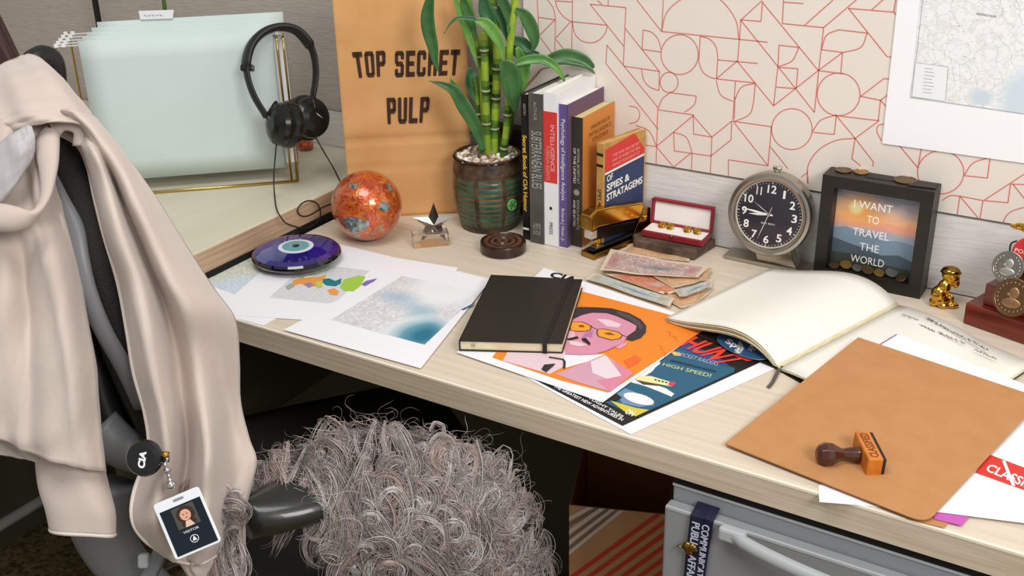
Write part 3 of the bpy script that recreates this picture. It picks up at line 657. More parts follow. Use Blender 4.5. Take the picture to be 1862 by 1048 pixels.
# ------------------------------------------------------------------ papers at the right
sheet('paper_sheet', 'white sheet corner sticking out below the front edge of the kraft folder', 'paper', [(1640, 800), (1488, 884), (1490, 913), (1600, 922)][::1], .0008)
sheet('kraft_sheet', 'brown card corner below the rounded corner of the kraft folder', 'paper', [(1700, 880), (1650, 944), (1717, 960), (1760, 905)], .0016, col=KRAFT)
sheet('coloured_sheet', 'magenta paper corner below the white classified sheets', 'paper', [(1690, 900), (1699, 944), (1748, 956), (1775, 925)], .0026, col=mat('magenta_paper', 'c65cb4', .6))
def exG(m, h):
    RB = mc('d8382f')
    m.face([at(x, y, h) for x, y in [(1797, 826), (1935, 878), (1925, 914), (1773, 860)]], RB)
    m.text('CLASSIFIED', [at(x, y, h+.0002) for x, y in [(1800, 843), (1915, 890), (1905, 905), (1791, 856)]], WHITE, .02)
    m.ribbon([at(1825, 838, h+.0006), at(1843, 884, h+.0006)], .0035, Zv, WHITE)
sheet('classified_sheet', 'white sheet with a red CLASSIFIED band beside the kraft folder', 'paper', [(1870, 735), (2010, 800), (1930, 960), (1703, 931)], .0036, extra=exG)
kq = [at(1560.6, 614, .016), at(1895, 725, .010), at(1684, 953, .0052), at(1318, 807, .0052)]
nk0 = (kq[1]-kq[0]).cross(kq[3]-kq[0]).normalized(); nk0 = nk0 if nk0.z > 0 else -nk0
b = MB(); P_ = [pl(x, y, kq[0]-nk0*.0022, nk0) for x, y in [(1628, 606), (1896, 712), (1740, 800), (1530, 690)]]; b.prism(P_, nk0*-.0004, WHITE)
b.ribbon([pl(x, y, kq[0]-nk0*.0018, nk0) for x, y in [(1600, 627), (1631, 608)]], .0014, nk0, mc('8a3c8c'))
one('paper_sheet', 'white sheet with a violet pen line along the upper edge of the kraft folder', 'paper', b)
def rc(P, i, r):                          # rounded corner
    a, c, e = P[i-1], P[i], P[(i+1) % len(P)]; s, t = c+(a-c).normalized()*r, c+(e-c).normalized()*r
    return [(s*(1-u)**2+c*2*u*(1-u)+t*u*u) for u in [x/6 for x in range(7)]]
kp = [kq[0], kq[1]]+rc(kq, 2, .018)+[kq[3]]
fo = thing('kraft_folder', 'large plain kraft card folder lying on the right of the desk', 'folder', kq[3])
def kz(P, dz): return [p+Zv*dz for p in P]
b = MB(); c = sum(kp, Vector())/len(kp)
b.mesh([c+Zv*0]+kp, [(0, i+1, (i+1) % len(kp)+1) for i in range(len(kp))], KRAFT); b.obj('front_cover', fo, solid=.0009)
kb = [p-Zv*.0014+(c-p).normalized()*.001 for p in kp]
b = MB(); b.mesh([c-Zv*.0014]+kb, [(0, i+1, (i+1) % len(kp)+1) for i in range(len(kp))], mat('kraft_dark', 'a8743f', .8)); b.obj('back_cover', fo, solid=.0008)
b = MB(); nk1 = (kq[1]-kq[0]).cross(kq[3]-kq[0]).normalized(); nk1 = nk1 if nk1.z > 0 else -nk1; b.ribbon([pl(x, y, kq[0]+nk1*.0008, nk1) for x, y in ((1531, 710), (1535, 713), (1540, 716))], .0009, nk1, WHITE); b.obj('scuff_mark', fo)
# rubber stamp
def kat(px, py, h=0):
    nk = (kq[1]-kq[0]).cross(kq[3]-kq[0]).normalized(); nk = nk if nk.z > 0 else -nk; return pl(px, py, kq[0]+nk*(h+.0006), nk)
st = thing('rubber_stamp', 'rubber stamp with dark turned handle lying on the kraft folder', 'stamp', kat(1530, 835))
DW = mat('dark_walnut_gloss', '4a2417', .28, coat=.4); OW = mat('orange_beech', 'd6812f', .45, noise=(60, 'c66f22')); 
RH = .0135; ha, hb_ = kat(1484, 826, RH), kat(1562, 826, .012); hx = (hb_-ha); hlw = hx.length; b = MB()
b.lathe([(0, 0), (.006, .0002), (.0105, .004), (.0132, .010), (.0125, .017), (.008, .024), (.0062, hlw*.62), (.0078, hlw*.82), (.0085, hlw*.93), (.0085, hlw), (0, hlw)], ha, hx, DW, 8, smooth=False); b.obj('handle', st, bevel=.0008)
bc = kat(1573, 818, .0125); dx = hx.normalized(); lx = (kat(1602, 843, .01)-kat(1545, 790, .01)); lx -= dx*lx.dot(dx); lx.normalize(); ux_ = dx.cross(lx); ux_ = ux_ if ux_.z > 0 else -ux_
bc2 = hb_+dx*.009
b = MB(); b.cbox(bc2, (lx, ux_, dx), (.052, .023, .016), OW); sb_ = b.obj('wooden_block', st, bevel=.0015)
b = MB(); b.cbox(bc2+dx*.0095, (lx, ux_, dx), (.050, .021, .003), mat('stamp_rubber', '2a1d22', .6)); b.obj('rubber_pad', st)
b = MB(); tt = bc2+ux_*.0117; b.text('CLASSIFIED', [tt-lx*.022+dx*-.0045, tt+lx*.022-dx*.0045, tt+lx*.022+dx*.0045, tt-lx*.022+dx*.0045], mc('7a3a12'), .02); b.obj('printed_word', sb_)

# ================================================================== left: file rack, folders, headphones
HL_ = .045
FB = [at(186, 330, HL_+.022), at(524, 304, HL_+.022)]
fu = FB[1]-FB[0]; fu.z = 0; FWD = fu.length; fu.normalize(); fn = Vector((-fu.y, fu.x, 0))   # fn: away from the camera
fh = hz(FB[1], 510, 52)
MINT = mat('mint_folder_card', 'd3e0dc', .7, noise=(5, 'cbdad5')); WHT = mat('white_folder_tab', 'f2f2f4', .5)
gw = mat('gold_wire', 'd2b264', .25, 1)
RKD = .13
rk = thing('file_rack', 'gold wire file rack on the return desk holding mint folders', 'rack', FB[0]+fu*FWD/2+Vector((0, 0, -.022)))
base = TOP+HL_+.003
def rp(u, dpt, z): q = FB[0]+fu*u+fn*dpt; q.z = z; return q
u0, u1 = -.035, FWD+.014
ztop = FB[0].z+fh-.012
b = MB()
for dpt in (-.020, RKD): b.tube([rp(u0, dpt, base), rp(u1, dpt, base)], .0022, gw, 8)
for u in (u0, u1): b.tube([rp(u, -.020, base), rp(u, RKD, base)], .0022, gw, 8)
b.obj('wire_base', rk)
for u in (u0, u1):
    for du in ((0, .010) if u > 0 else (0,)):
        b = MB(); uu = u-du*(1 if u > 0 else -1); c_ = [rp(uu, -.020, base)]+[rp(uu, -.020, ztop-.02), rp(uu, -.014, ztop-.004), rp(uu, 0, ztop)]+[rp(uu, RKD-.02, ztop), rp(uu, RKD-.006, ztop-.004), rp(uu, RKD, ztop-.02)]+[rp(uu, RKD, base)]
        b.tube([c_[0]]+crom(c_[1:-1], 4)+[c_[-1]], .0019, gw, 8); b.obj('wire_end', rk)
for i, (dpt, du, dz) in enumerate([(0, 0, 0), (.020, .004, .002), (.042, .008, .004), (.066, .012, .006), (.090, .018, .010)]):
    f = thing('hanging_folder', ['mint hanging folder at the front of the gold rack', 'second mint hanging folder from the front of the rack', 'middle mint hanging folder of the five in the rack', 'fourth mint hanging folder from the front, before the rearmost', 'rearmost mint hanging folder with a white label tab'][i], 'folder', rp(FWD/2+du, dpt, FB[0].z), 'mint hanging folders in the gold rack')
    z0, z1 = FB[0].z+dz, FB[0].z+fh+dz
    for k_, dd_ in ((0, -.003), (1, .0035)):
        b = MB(); rows = []
        for r in range(8):
            v = r/7; bow = .0035*math.sin(math.pi*v)*(1 if k_ else -1)
            rows.append([rp(du+.002+(FWD-.004)*c_/9, dpt+dd_*(.15+.85*v)+bow*.6, lerp(z0, z1-.002*k_, v)) for c_ in range(10)])
        b.grid(rows, MINT); b.obj('card_side', f, solid=.0008)
    b = MB(); b.tube([rp(u0+.001, dpt, ztop+.004), rp(u1-.001, dpt, ztop+.004)], .0013, WHT, 6)
    for u in (u0+.006, u1-.006):
        for q_ in range(2): b.box(rp(u-.003+.011*q_*(1 if u < 0 else -1)-.003, dpt-.002, ztop+.003), fu*.006, fn*.002, Zv*.006, WHT)
    b.obj('hook_bar', f, label='white hook bar')
    if i == 4:
        tb = lambda px, py: pl(px, py, rp(0, dpt-.006, 0), fn)
        b = MB(); b.prism([tb(252, 20), tb(316, 18), tb(314, 34), tb(255, 36)], fn*.0012, WHT); [b.ribbon([tb(262+k*7, 27-.2*k+(k % 2)*2)-fn*.0004, tb(267+k*7, 30-.2*k-(k % 2)*2)-fn*.0004], .0012, -fn, mc('9a9aa8')) for k in range(5)]; b.obj('label_tab', f)
one('loose_papers', 'white papers standing among the mint folders at the right end', 'paper', (lambda m: (m.box(rp(FWD-.05, .012, FB[0].z+.004), fu*.066, fn*.003, Zv*(fh-.02), WHITE), m)[-1])(MB()))

hd = dep(rp(u1, -.03, TOP+.2))
hp_ = thing('headphones', 'black over-ear headphones hanging on the gold file rack', 'headphones', rp(u1, .0, TOP+.15))
HB = mat('headphone_black', '1f1e1a', .5, bump=(200, .2)); HG = mat('headphone_gloss', '1a1917', .22)
def hpt(px, py, k=0): return dd(px, py, hd-.028+k)
arc = crom([hpt(484, 212, -.01), hpt(462, 175, -.012), hpt(450, 140, -.012), hpt(448, 112, -.01), hpt(458, 80, -.005), hpt(480, 58, 0), hpt(508, 49, .008), hpt(536, 54, .016), hpt(556, 72, .022), hpt(569, 95, .028), hpt(574, 125, .032), hpt(573, 150, .034), hpt(568, 180, .034)], 5)
wd_ = [.0065+.007*math.sin(math.pi*min(1, max(0, (i/(len(arc)-1))*1.0)))**2 for i in range(len(arc))]
b = MB(); b.tube(arc, [.0095 if i > 42 or i < 14 else .0150 for i in range(len(arc))], HB, 12, flat=((RT*.55-FW*.8), .42)); b.obj('headband', hp_)
b = MB()
for (x, y, k) in ((444, 122, -.012), (455, 124, -.012)): b.cbox(hpt(450, 124, -.012), (RT, UP, FW), (.021, .010, .012), HG)
b.cbox(hpt(563, 82, .026), (RT, UP, FW), (.014, .012, .014), HG); b.obj('hinge', hp_, bevel=.002)
for (x, y, k, a1, a2, dk_) in ((506, 226, -.014, .55, .03, 0), (566, 214, .024, -.35, .03, 1)):
    ax = (RT*(-.72 if not dk_ else .55)-FW*.62-UP*.05).normalized(); c_ = hpt(x, y, k)
    cup = MB(); cup.lathe([(0, .014), (.012, .0138), (.023, .0105), (.032, .0045), (.0345, -.003), (.0335, -.010), (.0365, -.012), (.0380, -.018), (.0360, -.026), (.024, -.029), (0, -.029)], c_, ax, HG, 32, mod=None)
    cup.tube([c_+ax*.0118+UP*.012-RT*.006, c_+ax*.0118+UP*-.001+RT*.012], .0014, CHROME, 6); cup.obj('ear_cup', hp_)
    b = MB(); b.tube(crom([hpt(486, 212, -.012) if not dk_ else hpt(568, 178, .034), c_+UP*.034+ax*.004, c_+UP*.012+ax*.0125], 4), .0035, HG, 8); b.obj('yoke', hp_)
b = MB(); b.lathe([(0, .001), (.027, .001), (.031, -.004), (.030, -.012), (0, -.012)], hpt(538, 216, .004), (RT*.9-FW*.3), HG, 30); b.obj('ear_pad', hp_)
dsk = lambda x, y, h: at(x, y, h)
cb = [hpt(503, 258, -.012)]+[dd(x, y, hd-.03+k) for x, y, k in ((500, 290, 0), (498, 325, 0))]+[at(499, 352, HL_+.004), at(503, 380, HL_+.003), at(514, 400, HL_+.003)]
def lipp(x, y, o=0):
    q = at(x, y, HL_+.003)
    return q if q.x < XD-.001 else pl(x, y, Vector((XD+.006+o, 0, 0)), Vector((1, 0, 0)))
cb += [lipp(x, y, o) for x, y, o in ((522, 407, 0), (540, 413, .002), (556, 415, .004), (573, 407, .004), (583, 391, .004), (578, 372, .002), (563, 365, 0), (548, 371, 0), (541, 384, 0), (549, 393, .001), (565, 391, .001), (585, 378, .001), (603, 371, 0), (626, 362, 0))]
for q_ in cb[:]:
    if q_.x > XD-.003 and q_.x < XD+.006 and q_.z > TOP+HL_-.004: q_.x = max(q_.x, XD+.004)
b = MB(); b.tube(crom(cb, 6), .0011, BLACK, 7); b.obj('cable', hp_)
cb2 = [hpt(572, 246, .024), dd(590, 278, hd), at(606, 305, HL_+.01), at(617, 326, HL_+.003), at(624, 342, HL_+.003)]
b = MB(); b.tube(crom(cb2, 6), .0011, BLACK, 7); b.obj('cable', hp_)
b = MB(); oc = at(556, 272, HL_); b.lathe([(0, 0), (.010, 0), (.0145, .004), (.0155, .012), (.0120, .019), (.007, .022), (0, .022)], oc, Zv, mat('orange_mosaic_small', 'd8643a', .2, noise=(120, '8a3a20'), coat=.6), 16)
one('orange_votive', 'small orange mosaic pot behind the headphones on the return desk', 'pot', b)
# slim stick and strap behind the rack, dark thing at the far left
b = MB(); p = ypl(161, -30, 1.5); q_ = ypl(170, 45, 1.5); b.box(Vector((p.x, 1.50, TOP+HL_)), (.009, 0, 0), (0, .009, 0), (0, 0, p.z-TOP-HL_), BLACK)
one('black_post', 'thin black upright post behind the file rack', 'post', b, bevel=.001)
b = MB(); p = ypl(296, -20, 1.50); P = [Vector((ypl(302, 30, 1.5).x, 1.5, TOP+HL_)), ypl(303, 60, 1.5), ypl(299, 10, 1.5), ypl(293, -25, 1.5)]; b.tube(crom(P, 4), [.004]*9+[.0035]*4, mat('green_stalk', '4c6a32', .5), 8)
one('green_stalk', 'thin green stalk rising behind the file rack', 'plant', b)
b = MB(); MRN = mat('dark_maroon_leather', '33110f', .4)
P = [dd(-60, -20, 1.75), dd(-18, 10, 1.75), dd(4, 55, 1.74), dd(30, 110, 1.73), dd(44, 150, 1.72), dd(-30, 260, 1.7)]
b.prism(P, FW*.03, MRN); 
mp_ = P[5]; b.box(Vector((mp_.x-.05, mp_.y-.01, TOP+HL_)), (.08, 0, 0), (0, .04, 0), (0, 0, .16), MRN)
one('maroon_case', 'dark maroon case leaning at the far left behind the coat', 'case', b, bevel=.004)

# ================================================================== TOP SECRET PULP bag
BG = [at(638, 403), at(861, 391)]
BG[0] = Vector((max(BG[0].x, XD+.02), BG[0].y, TOP)); bu = BG[1]-BG[0]; bu.z = 0; bw = bu.length; bu.normalize(); bn = Vector((-bu.y, bu.x, 0)); BG = [p+bn*.012 for p in BG]
bagt = thing('paper_bag', 'tall brown paper bag printed TOP SECRET PULP behind the orange globe', 'bag', BG[0]+bu*bw/2)
def bp(px, py, o=0): return pl(px, py, BG[0]-bn*o, bn)
bh = .40; tl = pl(611, 0, BG[0], bn); lean = (tl-BG[0]).dot(bu)
bd = .035
def bf(u, z, d_=0):
    wob = .0007*math.sin(u*23+z*31)+.0005*math.sin(z*70+u*9)
    crease = -.004*math.exp(-((z-.135)/.004)**2)-.002*math.exp(-((z-.085)/.003)**2)
    return BG[0]+bu*u+Zv*z+bn*(d_+wob-crease if d_ == 0 else d_)
b = MB(); G = [[bf(bw*i/24, bh*j/60) for i in range(25)] for j in range(61)]; b.grid(G, BROWNBAG)
G2 = [[bf(0, bh*j/60), bf(.002, bh*j/60, bd*.5), bf(0, bh*j/60, bd)] for j in range(61)]; b.grid(G2, BROWNBAG)
G2 = [[bf(bw, bh*j/60), bf(bw-.002, bh*j/60, bd*.5), bf(bw, bh*j/60, bd)] for j in range(61)]; b.grid(G2, BROWNBAG)
b.grid([[bf(0, 0.001, bd), bf(bw, .001, bd)], [bf(0, bh, bd), bf(bw, bh, bd)]], BROWNBAG); b.grid([[bf(0, .001), bf(bw, .001)], [bf(0, .001, bd), bf(bw, .001, bd)]], BROWNBAG)
b.obj('bag_body', bagt, solid=.0006)
BI = mat('dark_brown_print', '3d2213', .7)
for wd_, q in (('TOP', [(640, 95), (701, 92), (701, 139), (648, 142)]), ('SECRET', [(718, 93), (837, 90), (833, 137), (718, 141)]), ('PULP', [(703, 178), (782, 176), (778, 223), (705, 226)])):
    b = MB(); blocktext(b, wd_, lambda u, v, q=q: bp(lerp(lerp(q[0][0], q[1][0], u), lerp(q[3][0], q[2][0], u), v), lerp(lerp(q[0][1], q[1][1], u), lerp(q[3][1], q[2][1], u), v), .0015), BI); b.obj('lettering', bagt)

# ================================================================== orange mosaic globe
gr_ = .0555; gc = at(668, 438); gc = at(668, 434)+Vector((0, 0, gr_)); gc = dd(667, 376, dep(gc)); gc.z = TOP+gr_+.001
glb = thing('mosaic_globe', 'orange mosaic glass globe in front of the brown paper bag', 'globe', Vector((gc.x, gc.y, TOP)))
m = bpy.data.materials.new('orange_mosaic_glass'); m.use_nodes = True; nt = m.node_tree; bs = nt.nodes['Principled BSDF']
tc = nt.nodes.new('ShaderNodeTexCoord'); v = N(nt, 'ShaderNodeTexVoronoi'); v.inputs['Scale'].default_value = 95; nz = N(nt, 'ShaderNodeTexNoise'); nz.inputs['Scale'].default_value = 28; nz.inputs['Detail'].default_value = 6
mx = N(nt, 'ShaderNodeMix', data_type='RGBA'); mx.inputs[0].default_value = .14; nt.links.new(tc.outputs['Object'], mx.inputs[6]); nt.links.new(nz.outputs['Color'], mx.inputs[7]); nt.links.new(tc.outputs['Object'], nz.inputs[0]); nt.links.new(mx.outputs[2], v.inputs['Vector'])
col = nramp(nt, v.outputs['Color'], [(.0, '7d2c12'), (.25, 'c24a18'), (.5, 'de6c22'), (.75, 'b8401e'), (1, 'f0a040')])
n2 = N(nt, 'ShaderNodeTexNoise'); n2.inputs['Scale'].default_value = 19; n2.inputs['Detail'].default_value = 8; n2.inputs['Roughness'].default_value = .7; nt.links.new(tc.outputs['Object'], n2.inputs[0])
pt = nramp(nt, n2.outputs['Fac'], [(.58, '000000'), (.61, 'ffffff')]); pc = nramp(nt, v.outputs['Color'], [(.2, '6d7468'), (.5, 'b7b3a6'), (.8, '8b6a4e')])
nt.links.new(nmix(nt, pt, col, pc), bs.inputs['Base Color']); bs.inputs['Roughness'].default_value = .18; bs.inputs['Metallic'].default_value = .35; bs.inputs['Coat Weight'].default_value = 1
bmp = N(nt, 'ShaderNodeBump'); bmp.inputs['Strength'].default_value = .5; bmp.inputs['Distance'].default_value = .001; nt.links.new(v.outputs['Distance'], bmp.inputs['Height']); nt.links.new(bmp.outputs[0], bs.inputs['Normal'])
b = MB(); b.ball(gc, gr_, m=m, k=40); b.obj('sphere', glb)
SG = mat('silver_mosaic', 'a9b2ae', .2, .5, noise=(150, '5d6a62'), coat=1)
def sph(px, py, r):
    d = ray(px, py).normalized(); o = CAM-gc; B_ = o.dot(d); D_ = B_*B_-(o.dot(o)-r*r); return CAM+d*(-B_-math.sqrt(max(D_, 0)))
K = lambda *p: Z(p, 580, 230, .2793)
for pts in (K((160, 600), (200, 590), (260, 600), (325, 615), (325, 650), (290, 680), (262, 720), (235, 722), (205, 690), (165, 640)), K((400, 495), (450, 490), (465, 545), (430, 560), (385, 540)), K((200, 370), (260, 380), (235, 410), (195, 395)), K((430, 370), (470, 385), (490, 430), (460, 420))):
    b = MB(); c_ = (sum(x for x, y in pts)/len(pts), sum(y for x, y in pts)/len(pts)); rr = gr_+.0006
    for i in range(len(pts)):
        a_, e_ = pts[i], pts[(i+1) % len(pts)]
        for (s0_, s1_) in ((0, .5), (.5, 1)):
            q_ = [(lerp(c_[0], a_[0], s0_), lerp(c_[1], a_[1], s0_)), (lerp(c_[0], a_[0], s1_), lerp(c_[1], a_[1], s1_)), (lerp(c_[0], e_[0], s1_), lerp(c_[1], e_[1], s1_)), (lerp(c_[0], e_[0], s0_), lerp(c_[1], e_[1], s0_))]
            b.face([sph(x, y, rr) for x, y in (q_ if s0_ else q_[1:3]+[q_[0]])], SG, smooth=True)
    b.obj('silver_patch', glb, label='silver-grey mosaic patch')

# ================================================================== star trophy
GLS = mat('clear_crystal', 'ffffff', .02, trans=1, ior=1.5)
t0, t1 = at(752, 453), at(818, 447); tu = (t1-t0); tu.z = 0; tw = tu.length; tu.normalize(); tn = Vector((-tu.y, tu.x, 0))
tr = thing('star_trophy', 'silver star on a clear crystal block in front of the paper bag', 'trophy', t0+tu*tw/2)
b = MB(); b.box(t0+Zv*.0005, tu*tw, tn*.028, Zv*.020, GLS); b.obj('crystal_block', tr, bevel=.0015)
b = MB(); b.box(t0+Zv*.0012+tn*.003+tu*.012, tu*(tw-.026), tn*.001, Zv*.012, mat('peach_reflection', 'e6b07a', .3)); b.obj('plate', tr, label='peach reflection painted on a pane inside the block')  # thin pane coloured as the peach reflection in the crystal
sc = pl(788, 406, t0+tn*.014, tn)
b = MB(); R1_, R2_ = .034, .0135; ring = []
tilt = -.06
for i in range(10):
    a_ = math.pi/2+i*math.pi/5+tilt; r_ = R1_ if i % 2 == 0 else R2_; ring.append(sc+tu*math.cos(a_)*r_+Zv*math.sin(a_)*r_)
fr, bk = sc-tn*.010, sc+tn*.010
b.mesh(ring+[fr, bk], [(i, (i+1) % 10, 10) for i in range(10)]+[((i+1) % 10, i, 11) for i in range(10)], mat('star_silver', 'c9c2ba', .18, 1)); b.obj('star', tr)
b = MB(); b.tube([t0+tu*tw/2+tn*.014+Zv*.02, sc-Zv*.012], .0035, STEEL, 8); b.obj('stem', tr)

# ================================================================== round wooden box
wc = at(915, 452, 0); wc = at(915, 456, 0); WR = .0355
wb = thing('round_wooden_box', 'low round dark wooden box beside the black book', 'box', wc)
DB = mat('dark_turned_wood', '3a2015', .3, noise=(80, '28140c'), coat=.3); MBR = mat('ring_brown', '6a4630', .5, noise=(90, '533522'))
b = MB(); b.lathe([(0, .0005), (WR*.97, .0005), (WR, .002), (WR, .0150), (WR*.97, .0175), (WR*.90, .0180)], wc, Zv, DB, 56); b.obj('box_body', wb)
b = MB(); b.lathe([(WR*.90, .0180), (WR*.86, .0165), (WR*.82, .0168, MBR), (WR*.66, .0168), (WR*.62, .0172), (WR*.58, .0160), (WR*.54, .0168, MBR), (WR*.40, .0168), (WR*.36, .0150), (WR*.30, .0150), (WR*.24, .0172, MBR), (WR*.1, .0172), (0, .0168)], wc, Zv, DB, 56); b.obj('lid', wb, label='lid with brown inlaid rings')

# ================================================================== potted bamboo
pc_ = at(888, 424, 0); pc_ = Vector((pc_.x+.005, pc_.y+.052, TOP)); PR = .054
q0 = dd(888, 350, dep(pc_+Zv*.06)); pc_.x, pc_.y = q0.x, q0.y
pcy = min(pc_.y, YW-.062); pc_.y = pcy
ph = .118
pot = thing('potted_bamboo', 'lucky bamboo in a dark green and brown barrel pot beside the books', 'plant', pc_)
PB = mat('pot_bronze_brown', '5c4530', .45, noise=(60, '2f2219'), bump=(120, .5)); PG = mat('pot_green_glaze', '42674c', .35, noise=(50, '2d4735'), coat=.3); PRD = mat('pot_copper_line', '8a4a30', .4)
def pr_(z):                                # barrel radius
    t = z/ph; return PR*(.70+.36*math.sin(math.pi*(.14+.62*t))**1.1) if t < 1 else PR
b = MB(); KK = 96; nz_ = 96; vs = []; fs = []; ms = []
ref = (CAM-pc_); ref.z = 0; ref.normalize(); sid = Vector((-ref.y, ref.x, 0))
for i in range(nz_+1):
    z = ph*i/nz_
    for j in range(KK):
        th = 2*math.pi*j/KK; r = pr_(z); a_ = (th/(2*math.pi)*8) % 1
        if .012 < z < ph-.026 and not (a_ < .1 or a_ > .9):
            r -= .0018; r += .0016*abs(math.sin(z/.0088*math.pi))**.6
        if z > ph-.022: r += .001
        vs.append(pc_+Zv*(z+.0005)+(ref*math.cos(th+.45)+sid*math.sin(th+.45))*r)
for i in range(nz_):
    z = ph*(i+.5)/nz_
    for j in range(KK):
        a_ = ((j+.5)/KK*8) % 1; g = .012 < z < ph-.026 and not (a_ < .1 or a_ > .9)
        sn = abs(math.sin(z/.0088*math.pi))
        m_ = PB if not g else (PRD if sn < .3 or abs(a_-.5) < .04 else PG)
        b.mesh([vs[i*KK+j], vs[i*KK+(j+1) % KK], vs[(i+1)*KK+(j+1) % KK], vs[(i+1)*KK+j]], [(0, 1, 2, 3)], m_, True)
b.lathe([(pr_(ph-.0001)+.001, ph), (PR*.98, ph+.004), (PR*.93, ph+.004), (PR*.90, ph-.003), (PR*.88, ph-.03), (0, ph-.03)], pc_, Zv, PB, 64)
b.lathe([(0, .001), (pr_(0), .001)], pc_, Zv, PB, 48)
poto = b.obj('pot', pot, recalc=True)
ebx = dd(922, 369, dep(pc_)-PR); en = (ebx-pc_); en.z = 0; en.normalize(); ebx = Vector((pc_.x, pc_.y, ebx.z))+en*(pr_(ebx.z-TOP)+.001)
b = MB(); b.lathe([(.0055, .0), (.0095, .001), (.0095, .003), (.0078, .0035), (.0074, .002), (0, .002)], ebx, en, mat('badge_green', '6fae5c', .35), 28)
for k in range(5):
    a_ = k/5*2*math.pi; ee = en.cross(Zv); b.tube([ebx+en*.003, ebx+en*.003+(ee*math.cos(a_)+Zv*math.sin(a_))*.0072], .0008, mat('badge_dark', '2f6b34'), 6)
b.obj('round_emblem', poto, label='round green emblem')
random.seed(11); b = MB(); PEB = [mat('pebble_'+c, c, .45) for c in ('eee6d6', 'dcc9ae', 'b08c70', 'f6f1e9', 'a89a8c', 'e4c9b8', '6d6056')]
for k in range(130):
    a_ = random.uniform(0, 6.283); r = PR*.86*math.sqrt(random.random())*1.0; c_ = pc_+Vector((math.cos(a_)*r, math.sin(a_)*r, ph-.004+random.uniform(0, .005)+.003*(1-r/PR)))
    e = Vector((random.uniform(-1, 1), random.uniform(-1, 1), random.uniform(-.5, .5))).normalized(); f_ = e.orthogonal().normalized(); g_ = e.cross(f_)
    b.ball(c_, random.uniform(.0045, .0075), random.uniform(.004, .006), random.uniform(.003, .0045), random.choice(PEB), (e, f_, g_), 5)
tag(b.obj('pebbles', pot), kind='stuff')
D0 = dep(pc_+Zv*.2)
def pd(px, py, k=0): return dd(px, py, dep(Vector((pc_.x, pc_.y, TOP)))+(-(py-390))*FW.z*0+dz_of(px, py)+k)
def dz_of(px, py):                         # forward distance of the vertical plane through the plant, facing the camera
    n_ = Vector((-FW.x, -FW.y, 0)).normalized(); P = pl(px, py, pc_, n_); return dep(P)-dep(Vector((pc_.x, pc_.y, TOP)))
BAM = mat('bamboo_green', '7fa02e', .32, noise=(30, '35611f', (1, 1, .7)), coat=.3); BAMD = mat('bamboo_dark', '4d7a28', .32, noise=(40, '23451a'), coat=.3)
BAMB = mat('bamboo_bright', 'a5bd3a', .32, noise=(30, '6f9a2c', (1, 1, .7)), coat=.3); NODE = mat('bamboo_node', 'a9a878', .6); NODD = mat('node_scar', '2b2a20', .7)
Zs = lambda pts: Z(pts, 740, 0, .28616)
for (pts, wpx, nodes, mm, k) in (([(388, -60), (400, 60), (430, 230), (470, 370), (480, 500)], 46, [370], BAM, .012), ([(488, 200), (492, 330), (500, 590), (505, 800), (515, 1010)], 52, [330, 588, 798], BAM, -.004),
                            ([(548, -60), (556, 60), (572, 300), (572, 450), (565, 640), (555, 830), (555, 1010)], 58, [60, 450, 638, 830], BAM, .004), ([(695, -60), (678, 100), (655, 300), (648, 500), (640, 740), (615, 960), (606, 1030)], 50, [745, 958], BAM, -.010),
                            ([(430, 480), (445, 600), (455, 740), (470, 960)], 36, [735], BAMD, .014), ([(520, 100), (530, 300), (540, 620), (600, 1000)], 48, [540], BAMD, .026), ([(640, 300), (660, 560), (655, 800), (580, 1000)], 44, [640], BAMD, .024)):
    P = [pd(x, y, k) for x, y in Zs(pts)]; cen = crom(P, 16); bot = cen[-1].copy(); bot = Vector((lerp(bot.x, pc_.x, .1), lerp(bot.y, pc_.y, .1), TOP+ph-.012)); 
    if (cen[-1]-pc_).z < ph-.002: cen[-1].z = TOP+ph-.012
    else: cen.append(bot)
    pxm = D0/F; nz0 = [pd(*Zs([(0, y)])[0], k).z for y in nodes]
    rad = []
    for p in cen:
        r = wpx*.28616*pxm/2*.95
        dmin = min(abs(p.z-z) for z in nz0) if nz0 else 1
        rad.append(r*(1.0 if dmin > .004 else 1.06))
    b = MB(); b.tube(cen, rad, mm, 14); br, dk2 = (BAMB, BAMD) if mm is BAM else (BAM, BAMD)
    for i in range(len(cen)-1):
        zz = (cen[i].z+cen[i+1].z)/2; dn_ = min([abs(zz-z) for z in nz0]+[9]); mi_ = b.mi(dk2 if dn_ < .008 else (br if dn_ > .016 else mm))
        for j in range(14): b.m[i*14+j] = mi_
    so = b.obj('stalk', pot)
    for z in nz0:
        b = MB()
        i = min(range(len(cen)-1), key=lambda i: abs(cen[i].z-z)); t = (cen[i+1]-cen[i]).normalized(); p = lerp(cen[i], cen[i+1], (z-cen[i].z)/((cen[i+1].z-cen[i].z) or 1)); r = rad[i]
        b.lathe([(r*.9, .0024), (r*1.1, .0016), (r*1.16, .0002), (r*1.06, -.0014), (r*.95, -.0016)], p, -t, NODE, 20)
        b.lathe([(r*1.02, -.0016), (r*1.04, -.0030), (r*.95, -.0036)], p, -t, NODD, 20)  # dark scar ring just below the node
        b.obj('node_ring', so)
LG = mat('leaf_green', '406f34', .4, noise=(30, '30592b', (1, 1, 1)), coat=.2); LG2 = mat('leaf_bright', '6a9a42', .38, noise=(30, '4c8236'), coat=.2); LG3 = mat('leaf_deep', '2f5a30', .4, noise=(30, '3f6f48'))
